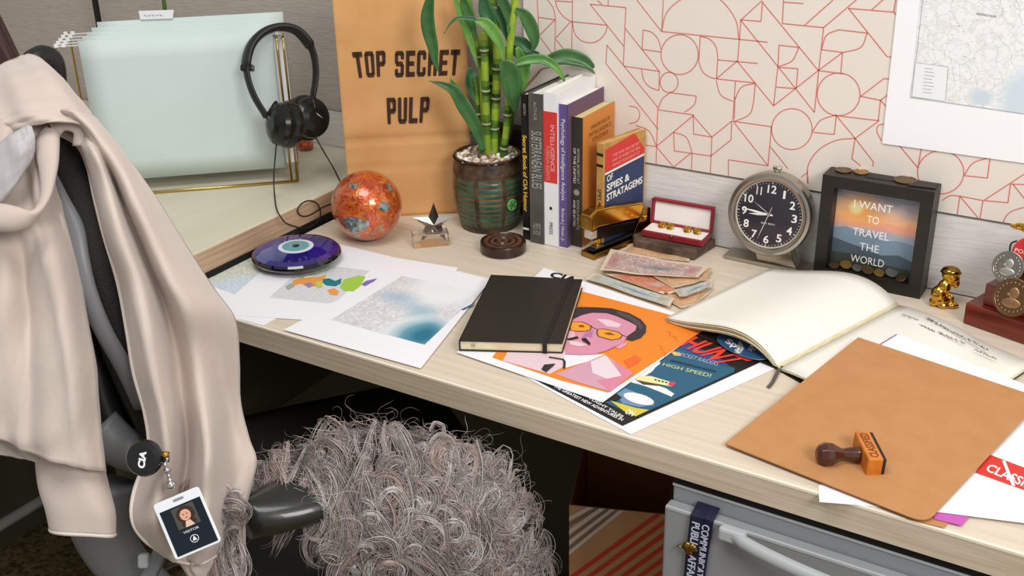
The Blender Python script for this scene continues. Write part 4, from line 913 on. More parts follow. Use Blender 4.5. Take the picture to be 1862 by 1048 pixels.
def leaf(pts, wpx, m_, k=0, kd=0, face=.35, raw=False):
    P = [pd(x, y, k+kd*i/(len(pts)-1)) for i, (x, y) in enumerate(pts if raw else Zs(pts))]; cen = crom(P, 7); n_ = len(cen); rows = []
    for i, p in enumerate(cen):
        t = (cen[min(i+1, n_-1)]-cen[max(i-1, 0)]).normalized(); vw = (CAM-p).normalized(); s = t.cross(vw).normalized(); f_ = i/(n_-1)
        prof = (math.sin(math.pi*min(1, f_*.93+.07))**.9)*(1-.25*f_); hw = max(.0006, wpx/2*D0/F*prof)
        up_ = s.cross(t).normalized()
        rows.append([p+s*hw*q_+up_*(hw*face*1.6*(1-abs(q_)**.6)*-1) for q_ in (-1, -.55, 0, .55, 1)])
    b = MB(); b.grid(rows, m_); return b.obj('leaf', pot, solid=.0002)
for a in (([(165, -90), (140, 30), (130, 110), (140, 200), (165, 300), (180, 390), (205, 470)], 27, LG, -.03), ([(600, 250), (560, 190), (500, 150), (420, 122), (330, 115), (280, 145), (235, 215)], 9, LG3, -.03), ([(430, 130), (500, 150), (560, 220), (600, 300), (615, 410)], 24, LG2, -.035),
          ([(490, 960), (455, 860), (420, 770), (360, 680), (300, 580), (230, 540), (140, 515)], 27, LG, -.03), ([(475, 930), (440, 820), (400, 720), (340, 620), (295, 540), (275, 495)], 22, LG2, -.025), ([(600, 400), (640, 440), (665, 520), (675, 620), (692, 735)], 44, LG, -.04),
          ([(690, 60), (750, 100), (795, 190), (810, 270), (790, 340)], 27, LG, -.02), ([(640, 430), (720, 395), (790, 378), (870, 380), (940, 420), (985, 480), (1015, 575)], 19, LG2, -.03), ([(870, 405), (930, 375), (1010, 360), (1100, 380), (1165, 420), (1215, 482)], 32, LG, .0),
          ([(660, 250), (720, 270), (770, 310), (800, 330)], 26, LG3, -.01), ([(700, 300), (735, 400), (745, 500), (725, 600)], 24, LG2, -.02), ([(640, 260), (700, 330), (760, 400), (740, 520)], 20, LG, -.01), ([(480, -40), (500, 60), (530, 130), (560, 200)], 30, LG3, -.02),
          ([(290, -50), (340, 80), (380, 200), (420, 320), (450, 440)], 16, LG2, -.01), ([(400, 430), (405, 520), (430, 600), (450, 680)], 24, LG3, .01), ([(560, 40), (600, 100), (640, 200), (650, 300)], 26, LG3, -.005), ([(420, 560), (405, 500), (430, 470), (450, 480)], 8, LG3, .0),
          ([(340, -40), (380, 60), (410, 150), (440, 260)], 20, LG, -.01), ([(690, 640), (750, 560), (820, 480), (860, 440), (930, 425)], 5, mat('leaf_dry', '8a6a48', .6), .01), ([(700, 300), (770, 330), (830, 345), (835, 380)], 12, LG3, .01), ([(580, -60), (620, 30), (650, 120), (640, 220)], 22, LG, -.015)):
    leaf(*a)
b = MB(); p = at(905, 330, 0); xa = pl(868, 250, Vector((0, YW-.035, 0)), Vector((0, 1, 0))).x; xb = pl(948, 250, Vector((0, YW-.035, 0)), Vector((0, 1, 0))).x
b.box((xa, YW-.034, TOP+.0005), (xb-xa, 0, 0), (0, .024, 0), (0, 0, ypl(900, 230, YW-.035).z-TOP), mat('dark_maroon_cloth', '2b1a1a', .7))
one('dark_binder', 'dark maroon binder standing against the wall behind the bamboo pot', 'binder', b, bevel=.001)

# ================================================================== books
def up_h(P, px, py): return hz(P, px, py)
BKS = {}
def book_(name, label, xl, xr, ybot, ytop, depth, mats, texts=(), extra=None, thick_cover=.0012, back=None, lean=0, pages_top=True, group='books standing beside the bamboo'):
    """xl/xr: pixel columns of the spine at the bottom; ybot (left, right); ytop: pixel of the spine's top-left corner"""
    A, B_ = at(xl, ybot[0]), at(xr, ybot[1]); yy = (A.y+B_.y)/2; x0_, x1_ = ypl(xl, ybot[0], yy).x, ypl(xr, ybot[1], yy).x
    O = Vector((x0_, yy, TOP+.0005)); w_ = x1_-x0_; h = hz(Vector((x0_, yy, TOP)), *ytop); dmax = YW-.008-yy; d_ = min(depth, dmax)
    t = thing(name, label, 'book', O+Vector((w_/2, d_/2, 0)), group); sp, cv, pg = mats; c = thick_cover
    sh = Vector((lean*h, 0, 0)); U = Vector((0, 0, h))+sh
    b = MB(); b.box(O, (w_, 0, 0), (0, c, 0), U, sp); so = b.obj('spine', t, bevel=.0008)
    b = MB(); b.box(O+Vector((0, c, 0)), (c, 0, 0), (0, d_-c, 0), U, cv); b.obj('cover', t)
    b = MB(); b.box(O+Vector((w_-c, c, 0)), (c, 0, 0), (0, d_-c, 0), U, cv); co = b.obj('cover', t)
    b = MB(); b.box(O+Vector((c, c, .002)), (w_-2*c, 0, 0), (0, d_-c-.003, 0), U-Vector((0, 0, .005)), pg); b.obj('page_block', t)
    def sq(u0, u1, v0, v1, off=.0003):      # on the spine, u left-right, v from the top down; text runs downwards
        f = lambda u, v: O+Vector((w_*u, -off, 0))+U*(1-v); return [f(u1, v0), f(u1, v1), f(u0, v1), f(u0, v0)]
    if texts or extra:
        b = MB()
        if extra: extra(b, lambda u0, u1, v0, v1, off=.0004: [O+Vector((w_*u, -off, 0))+U*(1-v) for u, v in ((u0, v0), (u1, v0), (u1, v1), (u0, v1))])
        for (tx, u0, u1, v0, v1, m_, bo) in texts: b.text(tx, sq(u0, u1, v0, v1, .0009), m_, bo)
        b.obj('spine_print', so)
    BKS[name] = (t, O, w_, d_, h, sh); return t, O, w_, d_, h, co
PGW = mat('book_pages_white', 'efece4', .8, noise=(4, 'd9d4c8', (160, 1, 1))); YEL = mc('e8b43a'); LGY = mc('a9a9a2'); WT = mc('f2efe8')
K9 = mat('book_black', '171414', .4); G9 = mat('book_grey', '5a574e', .55, noise=(30, '504d45')); R9 = mat('book_red', 'd83a34', .45); P9 = mat('book_purple', '62508c', .45); P8 = mat('book_mauve', '6a5068', .55); D9 = mat('book_dark_brown', '3a332c', .5, noise=(30, '2f2923')); O9 = mat('book_orange', 'd88a3a', .5)
book_('book', 'thin black book with yellow lettering, leftmost of the standing books', 951, 963, (433, 439), (947, 171), .14, (K9, K9, PGW), [('Secret Book of CIA Humor', .22, .85, .27, .80, YEL, .03), ('GENTRY', .4, .75, .06, .14, LGY, 0)], extra=lambda b, f: b.face(f(.05, .95, .915, .93), WT))
book_('book', 'grey book with large pale condensed spine lettering, second from the left', 964, 989, (440, 446), (962, 169), .14, (G9, G9, PGW), [('SUBTERRANEAN BLUES', .2, .92, .24, .62, LGY, .01), ('AUTHOR', .38, .6, .05, .17, LGY, 0), ('PRESS', .25, .8, .86, .90, LGY, 0), ('BOOKS', .25, .8, .91, .94, LGY, 0)])
WB = mat('book_white', 'eeeef0', .45)
book_('book', 'white book with a broad red spine band and white lettering', 990, 1014, (446, 449), (987, 167), .14, (WB, WB, PGW), [('INTELLIGENCE', .52, .82, .2, .5, mc('f4b4ac'), .01), ('FOREIGN AGENTS', .2, .45, .34, .56, mc('f0a098'), .0), ('PRESS', .4, .65, .84, .92, mc('505058'), 0)], extra=lambda b, f: (b.face(f(0, 1, .12, .575), R9), b.face(f(.42, .6, .735, .755), INK)))
book_('book', 'purple book with white italic spine lettering beside the red and white book', 1015, 1032, (449, 450), (1013, 189), .135, (P9, P8, PGW), [('Psychology of Intelligence Analysis', .28, .78, .1, .66, WT, 0), ('Richards J. Heuer, Jr.', .3, .7, .72, .96, WT, .0)], extra=lambda b, f: b.face(f(.94, 1.0, .0, 1), mc('3a3f8c')))
t, O, w_, d_, h, co = book_('book', 'dark brown paperback with pale spine lettering and a small round seal', 1036, 1058, (448, 449), (1041, 212), .125, (D9, O9, mat('book_pages_yellow', 'e6d9a4', .8, noise=(4, 'd8c88e', (160, 1, 1)))), [('OF THE UNITED', .30, .50, .23, .5, WT, .0), ('NATIONAL SECURITY ACT', .60, .8, .23, .5, mc('c9bfa8'), 0), ('AND SELECTED', .3, .48, .63, .84, WT, 0), ('DOCUMENTS', .6, .78, .63, .86, mc('c9bfa8'), 0)], extra=lambda b, f: b.poly([lerp(f(.25, .85, .54, .60)[0], f(.25, .85, .54, .60)[2], .5)+Vector((math.cos(a)*.005, 0, math.sin(a)*.005)) for a in [i*.35 for i in range(18)]], mc('9a9284')))
# orange cover lettering
b = MB(); X = O.x+w_+.0004
f = lambda y, z: Vector((X, O.y+d_*y, O.z+h*z))
for k, (a_, c_, z) in enumerate([(.25, .85, .88), (.2, .9, .83), (.3, .8, .78)]): b.text(['HANDBOOK OF', 'INTELLIGENCE', 'STUDIES'][k], [f(a_, z+.03), f(c_, z+.03), f(c_, z), f(a_, z)], mc('8a4a1c'), 0)
b.obj('cover_print', t)
# paperback leaning in front: Of Spies & Stratagems
A, B_ = at(1071, 412, 0), at(1079, 412, 0)
pbO = Vector((O.x+w_+.006, 0, TOP+.0005)); 
pO = ypl(1074, 400, 0.1); yb = at(1071, 425).y-.004
pbh = hz(Vector((at(1071, 425).x, yb, TOP)), 1080, 256); px0 = ypl(1072, 425, yb).x
pt_ = thing('paperback', 'small red and blue paperback titled Spies and Stratagems, rightmost of the books', 'book', (px0, yb+.05, TOP), 'books standing beside the bamboo')
rt = Vector((math.cos(math.radians(58)), math.sin(math.radians(58)), 0)); 
# front cover plane: from spine's right edge going back-right towards the wall
yb = 1.436; rt = Vector((math.cos(math.radians(77)), math.sin(math.radians(77)), 0)); sw = .013; n1 = Vector((rt.y, -rt.x, 0)); L_ = (YW-.012-yb)/rt.y
pbh = hz(Vector((O.x+w_+.017, yb, TOP)), 1097, 260); c0_ = Vector((O.x+w_+.002+sw*1.05, yb, TOP+.0005)); c0_.x = max(c0_.x, ypl(1097, 300, yb).x)
TANP = mat('aged_tan_cover', 'c99a55', .6, noise=(60, 'b98a48')); 
spv = -n1*sw
b = MB(); b.box(c0_, spv, rt*.0012, Zv*pbh, TANP); spo = b.obj('spine', pt_, bevel=.0006)
b = MB(); b.box(c0_, rt*L_, spv*.08, Zv*pbh, TANP); b.obj('cover', pt_, bevel=.0003)
b = MB(); b.box(c0_+spv*.92, rt*L_, spv*.08, Zv*pbh, TANP); b.obj('cover', pt_, bevel=.0003)
b = MB(); b.box(c0_+spv*.1+rt*.0012, rt*(L_-.002), spv*.8, Zv*(pbh-.002), mat('aged_pages', 'd9b57c', .8, noise=(4, 'c49b5f', (1, 160, 1)))); b.obj('page_block', pt_)
def cf(u, v, o=.0004): return c0_+rt*L_*u+Zv*pbh*(1-v)+n1*o
b = MB(); b.face([cf(.04, .06), cf(.72, .0), cf(.97, .17), cf(.97, .22), cf(.04, .27)], R9); b.face([cf(.04, .27), cf(.97, .22), cf(.97, .24), cf(.04, .29)], WT); b.face([cf(.04, .29), cf(.97, .24), cf(.97, .97), cf(.04, .97)], mat('cover_navy', '2f3f66', .45))
b.text('OF', [cf(.08, .30, .0008), cf(.22, .29, .0008), cf(.22, .35, .0008), cf(.08, .36, .0008)], WT, .02)
b.text('SPIES &', [cf(.08, .38, .0008), cf(.62, .35, .0008), cf(.62, .42, .0008), cf(.08, .45, .0008)], WT, .03)
b.text('STRATAGEMS', [cf(.08, .47, .0008), cf(.94, .43, .0008), cf(.94, .50, .0008), cf(.08, .54, .0008)], WT, .03)
for k in range(3): b.text(['THE WAR WAS SECRET', 'AND SO WERE THE MEN', 'WHO FOUGHT IT'][k], [cf(.2, .12+k*.045, .0008), cf(.85, .09+k*.045, .0008), cf(.85, .115+k*.045, .0008), cf(.2, .145+k*.045, .0008)], mc('f0b8b0'), 0)
b.obj('cover_print', pt_)
b = MB(); sf = lambda u, v, o=.0005: c0_+spv*u+Zv*pbh*(1-v)-rt*o
for v in (.09, .19): b.face([sf(0, v), sf(1, v), sf(1, v+.025), sf(0, v+.025)], INK)
b.text('SPIES AND STRATAGEMS', [sf(.2, .42), sf(.2, .95), sf(.75, .95), sf(.75, .42)], INK, 0); b.obj('spine_print', spo)

# ================================================================== stapler
s0_ = at(1068, 470); s1_ = at(1168, 428); su = s1_-s0_; su.z = 0; su.normalize(); sn_ = Vector((-su.y, su.x, 0)); SL = min(.15, (YW-.012-s0_.y)/su.y)
stp = thing('stapler', 'polished gold stapler standing before the paperback', 'stapler', s0_+su*.07)
hw = .014; O = s0_+sn_*.0
def sp_(u, s, z): return s0_+su*u+sn_*s+Zv*(z*1.22)
b = MB(); b.box(sp_(0, -hw, .0006), su*SL, sn_*2*hw, Zv*.0085, BRASS); b.box(sp_(.004, -hw*.55, .009), su*(SL-.02), sn_*hw*1.1, Zv*.003, GAP); b.obj('base', stp, bevel=.0025, seg=3)
b = MB(); b.box(sp_(.012, -.007, .0095), su*.018, sn_*.014, Zv*.004, CHROME); b.tube([sp_(.022, 0, .012), sp_(.022, 0, .026)], .0055, GOLD, 12); b.obj('anvil', stp, bevel=.001)
b = MB(); P = [sp_(.004, -.0075, .024), sp_(SL-.02, -.0075, .014), sp_(SL-.02, -.0075, .026), sp_(.004, -.0075, .040)]; b.prism(P, sn_*.015, mat('stapler_dark', '1d1a17', .25, .6)); b.obj('magazine', stp, bevel=.001)
b = MB(); b.box(sp_(.001, -.008, .026), su*.012, sn_*.016, Zv*.014, STEEL); b.obj('nose_plate', stp, bevel=.001, label='bright steel nose plate')
b = MB(); P = [sp_(-.004, -.0105, .038), sp_(.016, -.0105, .040), sp_(SL-.03, -.0105, .030), sp_(SL-.015, -.0105, .036), sp_(SL-.02, -.0105, .050), sp_(.05, -.0105, .060), sp_(.010, -.0105, .064), sp_(-.006, -.0105, .058)]
b.prism(P, sn_*.021, GOLD); b.obj('top_arm', stp, bevel=.003, seg=3)
b = MB(); b.cbox(sp_(-.003, 0, .049), (su, sn_, Zv), (.008, .024, .022), BRASS); b.obj('nose_cap', stp, bevel=.003, seg=3)
b = MB(); P = [sp_(SL-.045, -.0115, .009), sp_(SL-.004, -.0115, .009), sp_(SL-.004, -.0115, .040), sp_(SL-.02, -.0115, .044)]; b.prism(P, sn_*.002, BRASS); b.prism([p+sn_*.021 for p in P], sn_*.002, BRASS); b.tube([sp_(SL-.018, -.014, .030), sp_(SL-.018, .014, .030)], .004, GOLD, 12); b.obj('hinge_bracket', stp, bevel=.0006)

# ================================================================== slab with the red cufflink case
sb = [at(1262, 474), at(1312, 440), at(1150, 432)]
P = [(1262, 475), (1311, 441), (1305, 424), (1200, 405), (1150, 440), (1152, 452)]
P = [at(x, y, 0) for x, y in P]; P = [Vector((p.x, min(p.y, YW-.010), TOP+.0006)) for p in P]
b = MB(); b.prism([p+Zv*.014 for p in P], -Zv*.0138, mat('weathered_wood', '6a5648', .7, noise=(40, '42342b', (1, 3, 1)), bump=(60, .5)))
one('wooden_slab', 'weathered dark wooden slab under the red cufflink case', 'slab', b, bevel=.002)
ra, rb_ = at(1180, 432, .0165), at(1290, 440, .0165); ru = rb_-ra; ru.z = 0; rw = ru.length; ru.normalize(); rn = Vector((-ru.y, ru.x, 0)); 
ru = Vector((math.cos(-.10), math.sin(-.10), 0)); ru = Vector((1, .03, 0)).normalized(); rn = Vector((-ru.y, ru.x, 0)); ra = Vector((ypl(1166, 434, YW-.058).x, YW-.058, TOP+.0156)); rw = ypl(1276, 446, YW-.058).x-ra.x
RD = mat('dark_red_leather', '8e2630', .4, bump=(200, .2)); SAT = mat('white_satin', 'f6f0ec', .45)
cs = thing('cufflink_case', 'open dark red case lined in white holding gold cufflinks', 'case', ra+ru*rw/2)
b = MB(); b.box(ra, ru*rw, rn*.034, Zv*.010, RD); b.obj('case_bottom', cs, bevel=.0015)
b = MB(); b.prism([ra+ru*.003+rn*.003+Zv*.0106, ra+ru*(rw-.003)+rn*.003+Zv*.0106, ra+ru*(rw-.003)+rn*.034+Zv*.0106, ra+ru*.003+rn*.034+Zv*.0106], -Zv*.001, SAT); b.obj('lining', cs, label='white satin lining')
lb = ra+rn*.034+Zv*.0095; lu = (Zv+rn*.12).normalized(); lh = hz(ra+rn*.040, 1189, 361)-.0095; lh = max(.04, min(.07, lh)); ln_ = ru.cross(lu)
inn = -rn
b = MB(); fr_ = .0035; dpt = rn*.008
b.box(lb, ru*fr_, dpt, lu*lh, RD); b.box(lb+ru*(rw-fr_), ru*fr_, dpt, lu*lh, RD); b.box(lb+lu*(lh-fr_), ru*rw, dpt, lu*fr_, RD); b.box(lb, ru*rw, dpt, lu*fr_, RD); b.box(lb+dpt, ru*rw, rn*.0015, lu*lh, RD); b.obj('case_lid', cs, bevel=.0008)
b = MB(); b.box(lb+dpt*.55+ru*fr_+lu*fr_, ru*(rw-2*fr_), dpt*.4, lu*(lh-2*fr_), SAT); b.obj('lid_lining', cs, label='white padded lid lining', bevel=.001)
b = MB(); b.ball(ra-rn*.001+ru*rw*.5+Zv*.008, .0022, .002, .003, BRASS); b.obj('clasp', cs)
for i, u in enumerate((.24, .38, .66, .82)):
    c_ = ra+ru*rw*u+rn*.022+Zv*.0150; b = MB(); b.lathe([(0, .002), (.004, .002), (.0058, .0010), (.0062, 0), (.0058, -.0015), (0, -.002)], c_, (Zv*.75-rn*.65), GOLD, 20)
    b.tube([c_, c_+rn*.004-Zv*.004], .0014, GOLD, 6)
    if i % 2 == 0: b.tube([c_, c_+ru*.007-Zv*.001], .0010, BRASS, 6)
    one('cufflink', 'gold cufflink, %s in the red case' % ['leftmost', 'second from the left', 'third from the left', 'rightmost'][i], 'cufflink', b, 'gold cufflinks in the red case')

# ================================================================== alarm clock
ca, cb_ = at(1313, 472), at(1466, 496); cyf = YW-.046; ca = ypl(1315, 470, cyf); cb_ = ypl(1468, 496, cyf)
ca.z = TOP+.0006; cwid = cb_.x-ca.x
clk = thing('alarm_clock', 'round nickel alarm clock with a black face on a slab base', 'clock', (ca.x+cwid/2, cyf, TOP))
b = MB(); P = [ca, ca+Vector((cwid, 0, 0)), ca+Vector((cwid, .034, 0)), ca+Vector((0, .034, 0))]; b.box(ca, (cwid, 0, 0), (0, .036, 0), (0, 0, .006), CHROME); b.obj('base', clk, bevel=.001)
cx = ypl(1399, 390, cyf-.004); nrm = Vector((0.02, -1, .13)).normalized(); cX = Vector((1, 0, 0)); cX = (cX-nrm*cX.dot(nrm)).normalized(); cY = nrm.cross(cX)*1; cY = cY if cY.z > 0 else -cY
CR = .060
CR = abs(pl(1477, 398, cx, nrm).x-pl(1324, 382, cx, nrm).x)/2
fc = lambda r, a, o=0: cx+(cX*math.sin(a)+cY*math.cos(a))*r+nrm*o
b = MB(); b.lathe([(CR*.80, .003), (CR*.83, .0075), (CR*.88, .008), (CR*.90, .0055), (CR*.97, .0045), (CR, .001), (CR, -.003), (CR*.96, -.006), (CR*.97, -.010), (CR*.97, -.024), (CR*.90, -.031), (CR*.5, -.033), (0, -.033)], cx, nrm, CHROME, 72); b.obj('case', clk)
b = MB(); b.lathe([(CR*.80, .003), (CR*.785, .0035), (CR*.775, .0012)], cx, nrm, mat('cream_bezel', 'ddd3be', .3), 64); b.obj('inner_bezel', clk)
DF = mat('clock_face_black', '2b2730', .3, coat=.6); WN = mat('luminous_white', 'f4f2ec', .5)
b = MB(); b.lathe([(CR*.80, .001), (0, .001)], cx, nrm, DF, 64)
for i in range(60):
    a_ = i/60*2*math.pi; b.ribbon([fc(CR*.72, a_, .0014), fc(CR*(.755 if i % 5 else .765), a_, .0014)], .0006 if i % 5 else .0014, nrm, WN)
for i in range(1, 13):
    a_ = i/12*2*math.pi; c_ = fc(CR*.60, a_, .0015); w2 = .0040 if i < 10 else .0066; h2 = .0060
    b.text(str(i), [c_-cX*w2+cY*h2, c_+cX*w2+cY*h2, c_+cX*w2-cY*h2, c_-cX*w2-cY*h2] if i not in (1, 11) else [c_-cX*w2*.45*(1 if i == 1 else 1.3)+cY*h2, c_+cX*w2*.45*(1 if i == 1 else 1.3)+cY*h2, c_+cX*w2*.45*(1 if i == 1 else 1.3)-cY*h2, c_-cX*w2*.45*(1 if i == 1 else 1.3)-cY*h2], WN, .02)
c_ = fc(CR*.22, math.pi, .0015); b.text('BIG BEN', [c_-cX*.010+cY*.0012, c_+cX*.010+cY*.0012, c_+cX*.010-cY*.0012, c_-cX*.010-cY*.0012], WN, 0)
b.obj('clock_face', clk)
def hand(nm, ang, L1, L0, wd, off, m_=WN):
    b = MB(); d = cX*math.sin(ang)+cY*math.cos(ang); s = d.cross(nrm); o = cx+nrm*off
    b.prism([o-d*L0-s*wd*.3, o-d*L0+s*wd*.3, o+d*L1*.55+s*wd*.5, o+d*L1, o+d*L1*.55-s*wd*.5], nrm*-.0004, m_); b.obj(nm, clk)
hand('hour_hand', math.radians(264), CR*.50, .004, .0036, .0024); hand('minute_hand', math.radians(275), CR*.66, .006, .0030, .0032); hand('second_hand', math.radians(198), CR*.66, CR*.2, .0009, .0040); hand('alarm_hand', math.radians(303), CR*.45, 0, .0008, .0018)
b = MB(); b.lathe([(0, .0052), (.0025, .005), (.003, .002)], cx, nrm, STEEL, 16); b.obj('hub', clk)
b = MB(); b.lathe([(0, .0060), (CR*.4, .0058), (CR*.70, .0050), (CR*.80, .0040)], cx, nrm, mat('clock_glass', 'ffffff', .0, trans=1, ior=1.02), 48); b.obj('glass', clk)
b = MB(); tp = cx+cY*CR*.99-nrm*.012; 
for s in (-1, 1): b.tube([tp+cX*.003*s-cY*.002, tp+cX*.004*s+cY*.008], .0017, CHROME, 8)
b.tube([tp+cX*-.006+cY*.004, tp+cX*.006+cY*.004], .0025, CHROME, 8); b.obj('alarm_lever', clk)
lo = cx-cY*CR*.80
b = MB()
b.prism([ca+Vector((cwid*.40, .004, .006)), ca+Vector((cwid*.86, .004, .006)), lo+Vector((.028, .006, .012)), lo+Vector((-.022, .006, .002))], Vector((0, .022, 0)), CHROME); b.obj('foot', clk, bevel=.001)
bpy.context.view_layer.update()

# ================================================================== shadow box
fyf = YW-.047
fa, fb_ = ypl(1478, 500, fyf), ypl(1673, 537, fyf); fw_ = fb_.x-fa.x; FO = Vector((fa.x, fyf, TOP+.0006)); fh_ = hz(Vector((fa.x, fyf, TOP)), 1497.5, 318)
sbx = thing('shadow_box', 'black shadow box frame reading I WANT TO TRAVEL THE WORLD, with coins behind glass', 'frame', FO+Vector((fw_/2, 0, 0)))
BF = mat('black_frame_wood', '1c1916', .45, noise=(20, '262019', (1, 1, 6))); BS = mat('grey_frame_side', '4a4540', .55, noise=(60, '3b3733', (1, 1, .2)))
fdp = .038; ft = .017
b = MB()
for (o, sz) in (((0, 0, 0), (fw_, fdp, ft)), ((0, 0, fh_-ft), (fw_, fdp, ft)), ((0, 0, ft), (ft, fdp, fh_-2*ft)), ((fw_-ft, 0, ft), (ft, fdp, fh_-2*ft))): b.box(FO+Vector(o), (sz[0], 0, 0), (0, sz[1], 0), (0, 0, sz[2]), BF)
b.box(FO+Vector((fw_*.35, .014, fh_)), (fw_*.3, 0, 0), (0, .004, 0), (0, 0, .0003), GAP)
b.obj('frame', sbx, bevel=.0008)
def sunset(nt, uv):
    sep = N(nt, 'ShaderNodeSeparateXYZ'); nt.links.new(uv, sep.inputs[0]); nn_ = nnoise(nt, uv, 5, (1, 4, 1), 5)
    ad = N(nt, 'ShaderNodeMath', operation='MULTIPLY_ADD'); nt.links.new(nn_, ad.inputs[0]); ad.inputs[1].default_value = .18; nt.links.new(sep.outputs[1], ad.inputs[2])
    c = nramp(nt, ad.outputs[0], [(.10, '5a5a4c'), (.28, '6c7c86'), (.42, '9ab0c0'), (.56, 'a8aebc'), (.64, 'f4a88c'), (.74, 'fcc090'), (.86, 'c8b4b2'), (1, '7c8898')])
    c = nmix(nt, nblob(nt, uv, .28, .72, .40, .26, 1), c, 'fbb040'); return nmix(nt, nblob(nt, uv, .24, .74, .11, .10, .7), c, 'ffeeb0')
def fpt(u, v, o): return FO+Vector((ft+(fw_-2*ft)*u, o, ft+(fh_-2*ft)*v))
b = MB(); b.face([fpt(0, 1, .022), fpt(1, 1, .022), fpt(1, 0, .022), fpt(0, 0, .022)], uvmat('sunset_print', sunset, .5), UV4)
for pts, c in (([(0, .0), (0, .46), (.15, .50), (.3, .45), (.45, .47), (.6, .40), (.8, .43), (1, .40), (1, 0)], '7f94a6'), ([(0, 0), (0, .34), (.2, .30), (.4, .27), (.6, .22), (.8, .26), (1, .20), (1, 0)], '4f5e68'), ([(0, 0), (0, .16), (.3, .18), (.6, .12), (1, .1), (1, 0)], '3f443a')):
    k = ['7f94a6', '4f5e68', '3f443a'].index(c); b.face([fpt(u, v, .0218-.0003*k) for u, v in pts], mat('print_hill_'+c, c, .6))
b.obj('sunset_picture', sbx)
b = MB()
for tx, u0, u1, v in (('I WANT', .25, .70, .80), ('TO', .42, .56, .64), ('TRAVEL', .27, .70, .47), ('THE', .37, .60, .30), ('WORLD', .28, .68, .14)):
    b.text(tx, [fpt(u0, v+.09, .0043), fpt(u1, v+.09, .0043), fpt(u1, v, .0043), fpt(u0, v, .0043)], mat('white_vinyl', 'f0f0f0', .5), .0)
b.obj('lettering', sbx)
b = MB(); b.face([fpt(0, 1, .005), fpt(1, 1, .005), fpt(1, 0, .005), fpt(0, 0, .005)], mat('thin_glass', 'ffffff', .0, trans=1, ior=1.01)); b.obj('glass', sbx)
CB = mat('coin_bronze', '7d6146', .35, .9, bump=(250, .3)); CS = mat('coin_silver', '9c9a90', .3, .9, bump=(250, .3)); CG = mat('coin_gold', 'b08a48', .3, .9, bump=(250, .3))
def coin(label, c, n_, r, th, m_, group, relief=0, name='coin'):
    b = MB(); n_ = Vector(n_).normalized(); b.lathe([(0, 0), (r*.99, 0), (r, .0003), (r, th-.0003), (r*.97, th), (r*.90, th), (r*.88, th-.0004), (0, th-.0003)], c, n_, m_, 32)
    if relief:
        x = Vector((1, 0, 0)); x = (x-n_*x.dot(n_)).normalized(); y = n_.cross(x); y = y if y.z > 0 else -y; q = Vector(c)+n_*(th-.0003)
        rm = mat('relief_'+m_.name, *( {'coin_silver': ('c9c8c0',), 'coin_bronze': ('b08a62',), 'coin_gold': ('c9a060',)}[m_.name]), .35, .9)
        b.ball(q+y*r*.22+x*r*.05, r*.27, r*.32, .0012, rm, (x, y, n_), 10); b.ball(q-y*r*.30, r*.5, r*.26, .0010, rm, (x, y, n_), 10); b.ball(q+y*r*.12-x*r*.22, r*.10, r*.08, .0010, rm, (x, y, n_), 8)
        for i in range(22):
            a_ = i/22*6.283; 
            if abs(math.sin(a_/2)) > .2 or relief > 1: b.ball(q+(x*math.sin(a_)+y*math.cos(a_))*r*.76, r*.045, r*.07, .0005, rm, (x, y, n_), 4)
    return one(name, label, 'coin', b, group)
random.seed(5)
LC = ['leftmost coin behind the glass of the black frame', 'second coin from the left behind the frame glass', 'third coin from the left behind the frame glass', 'fourth coin from the left behind the frame glass', 'fifth coin from the left behind the frame glass', 'sixth coin from the left behind the frame glass', 'rightmost coin behind the glass of the black frame']
for i in range(7):
    u = .08+.135*i; coin(LC[i], fpt(u, .0, .010+.003*(i % 3))+Zv*(.0035+.003*(i % 2)), (random.uniform(-.4, .4), -.35, 1), .0085 if i % 2 else .0075, .0015, [CB, CG, CS][i % 3], 'coins behind the frame glass')
TZ = TOP+.0006+fh_
for lab, px, py, r, m_ in (('small bronze coin at the left on top of the black frame', 1534, 311, .0115, CB), ('tan coin at the back on top of the black frame', 1572, 308, .0105, CG), ('large bronze coin right of the middle on top of the black frame', 1648, 327, .0155, CB)):
    c_ = at(px, py, TZ-TOP); c_.y = min(max(c_.y, fyf+r), fyf+fdp-r+.004); c_.z = TZ+.0003; coin(lab, c_, (0, 0, 1), r, .0018, m_, 'coins on top of the frame')
c_ = at(1690, 329, TZ-TOP); c_.y = fyf+.019; b = MB()
c_.x = min(c_.x, FO.x+fw_-.018); c_.z = TZ+.0006
b.prism([c_+Vector(v) for v in ((-.020, -.012, .0012), (.016, -.008, .0012), (.014, .010, .0012), (-.012, .012, .0012))], (0, 0, -.0012), mat('dark_ridged_metal', '3a3632', .5, .3, bump=(90, .8, (8, 1, 1)))); one('metal_plate', 'dark ridged metal plate on the right top of the black frame', 'plate', b)

# ================================================================== gold seated figure
g0 = at(1712, 556); g0.y = min(g0.y, YW-.02); b = MB(); gx = RT.copy(); gx.z = 0; gx.normalize(); gy = Vector((-gx.y, gx.x, 0)); gh = hz(g0, 1722, 484)
s = gh/.060
def gp(x, z, y=0): return g0+gx*x*s+gy*y*s+Zv*(z*s)
for (x, z, y, rx, rz, ry) in ((-.002, .010, 0, .013, .010, .011), (-.006, .018, 0, .011, .013, .010), (.000, .028, 0, .009, .012, .009), (.006, .040, 0, .008, .008, .008), (.006, .047, 0, .0115, .010, .010), (.009, .044, -.004, .009, .007, .007), (.014, .036, -.003, .005, .008, .006),
                              (.010, .010, -.005, .004, .010, .004), (.012, .004, -.008, .009, .0042, .005), (.000, .004, -.008, .009, .0042, .005), (-.012, .006, 0, .006, .006, .007), (.004, .052, 0, .010, .006, .009)):
    b.ball(gp(x, z, y), rx*s, ry*s, rz*s, GOLD, (gx, gy, Zv), 12)
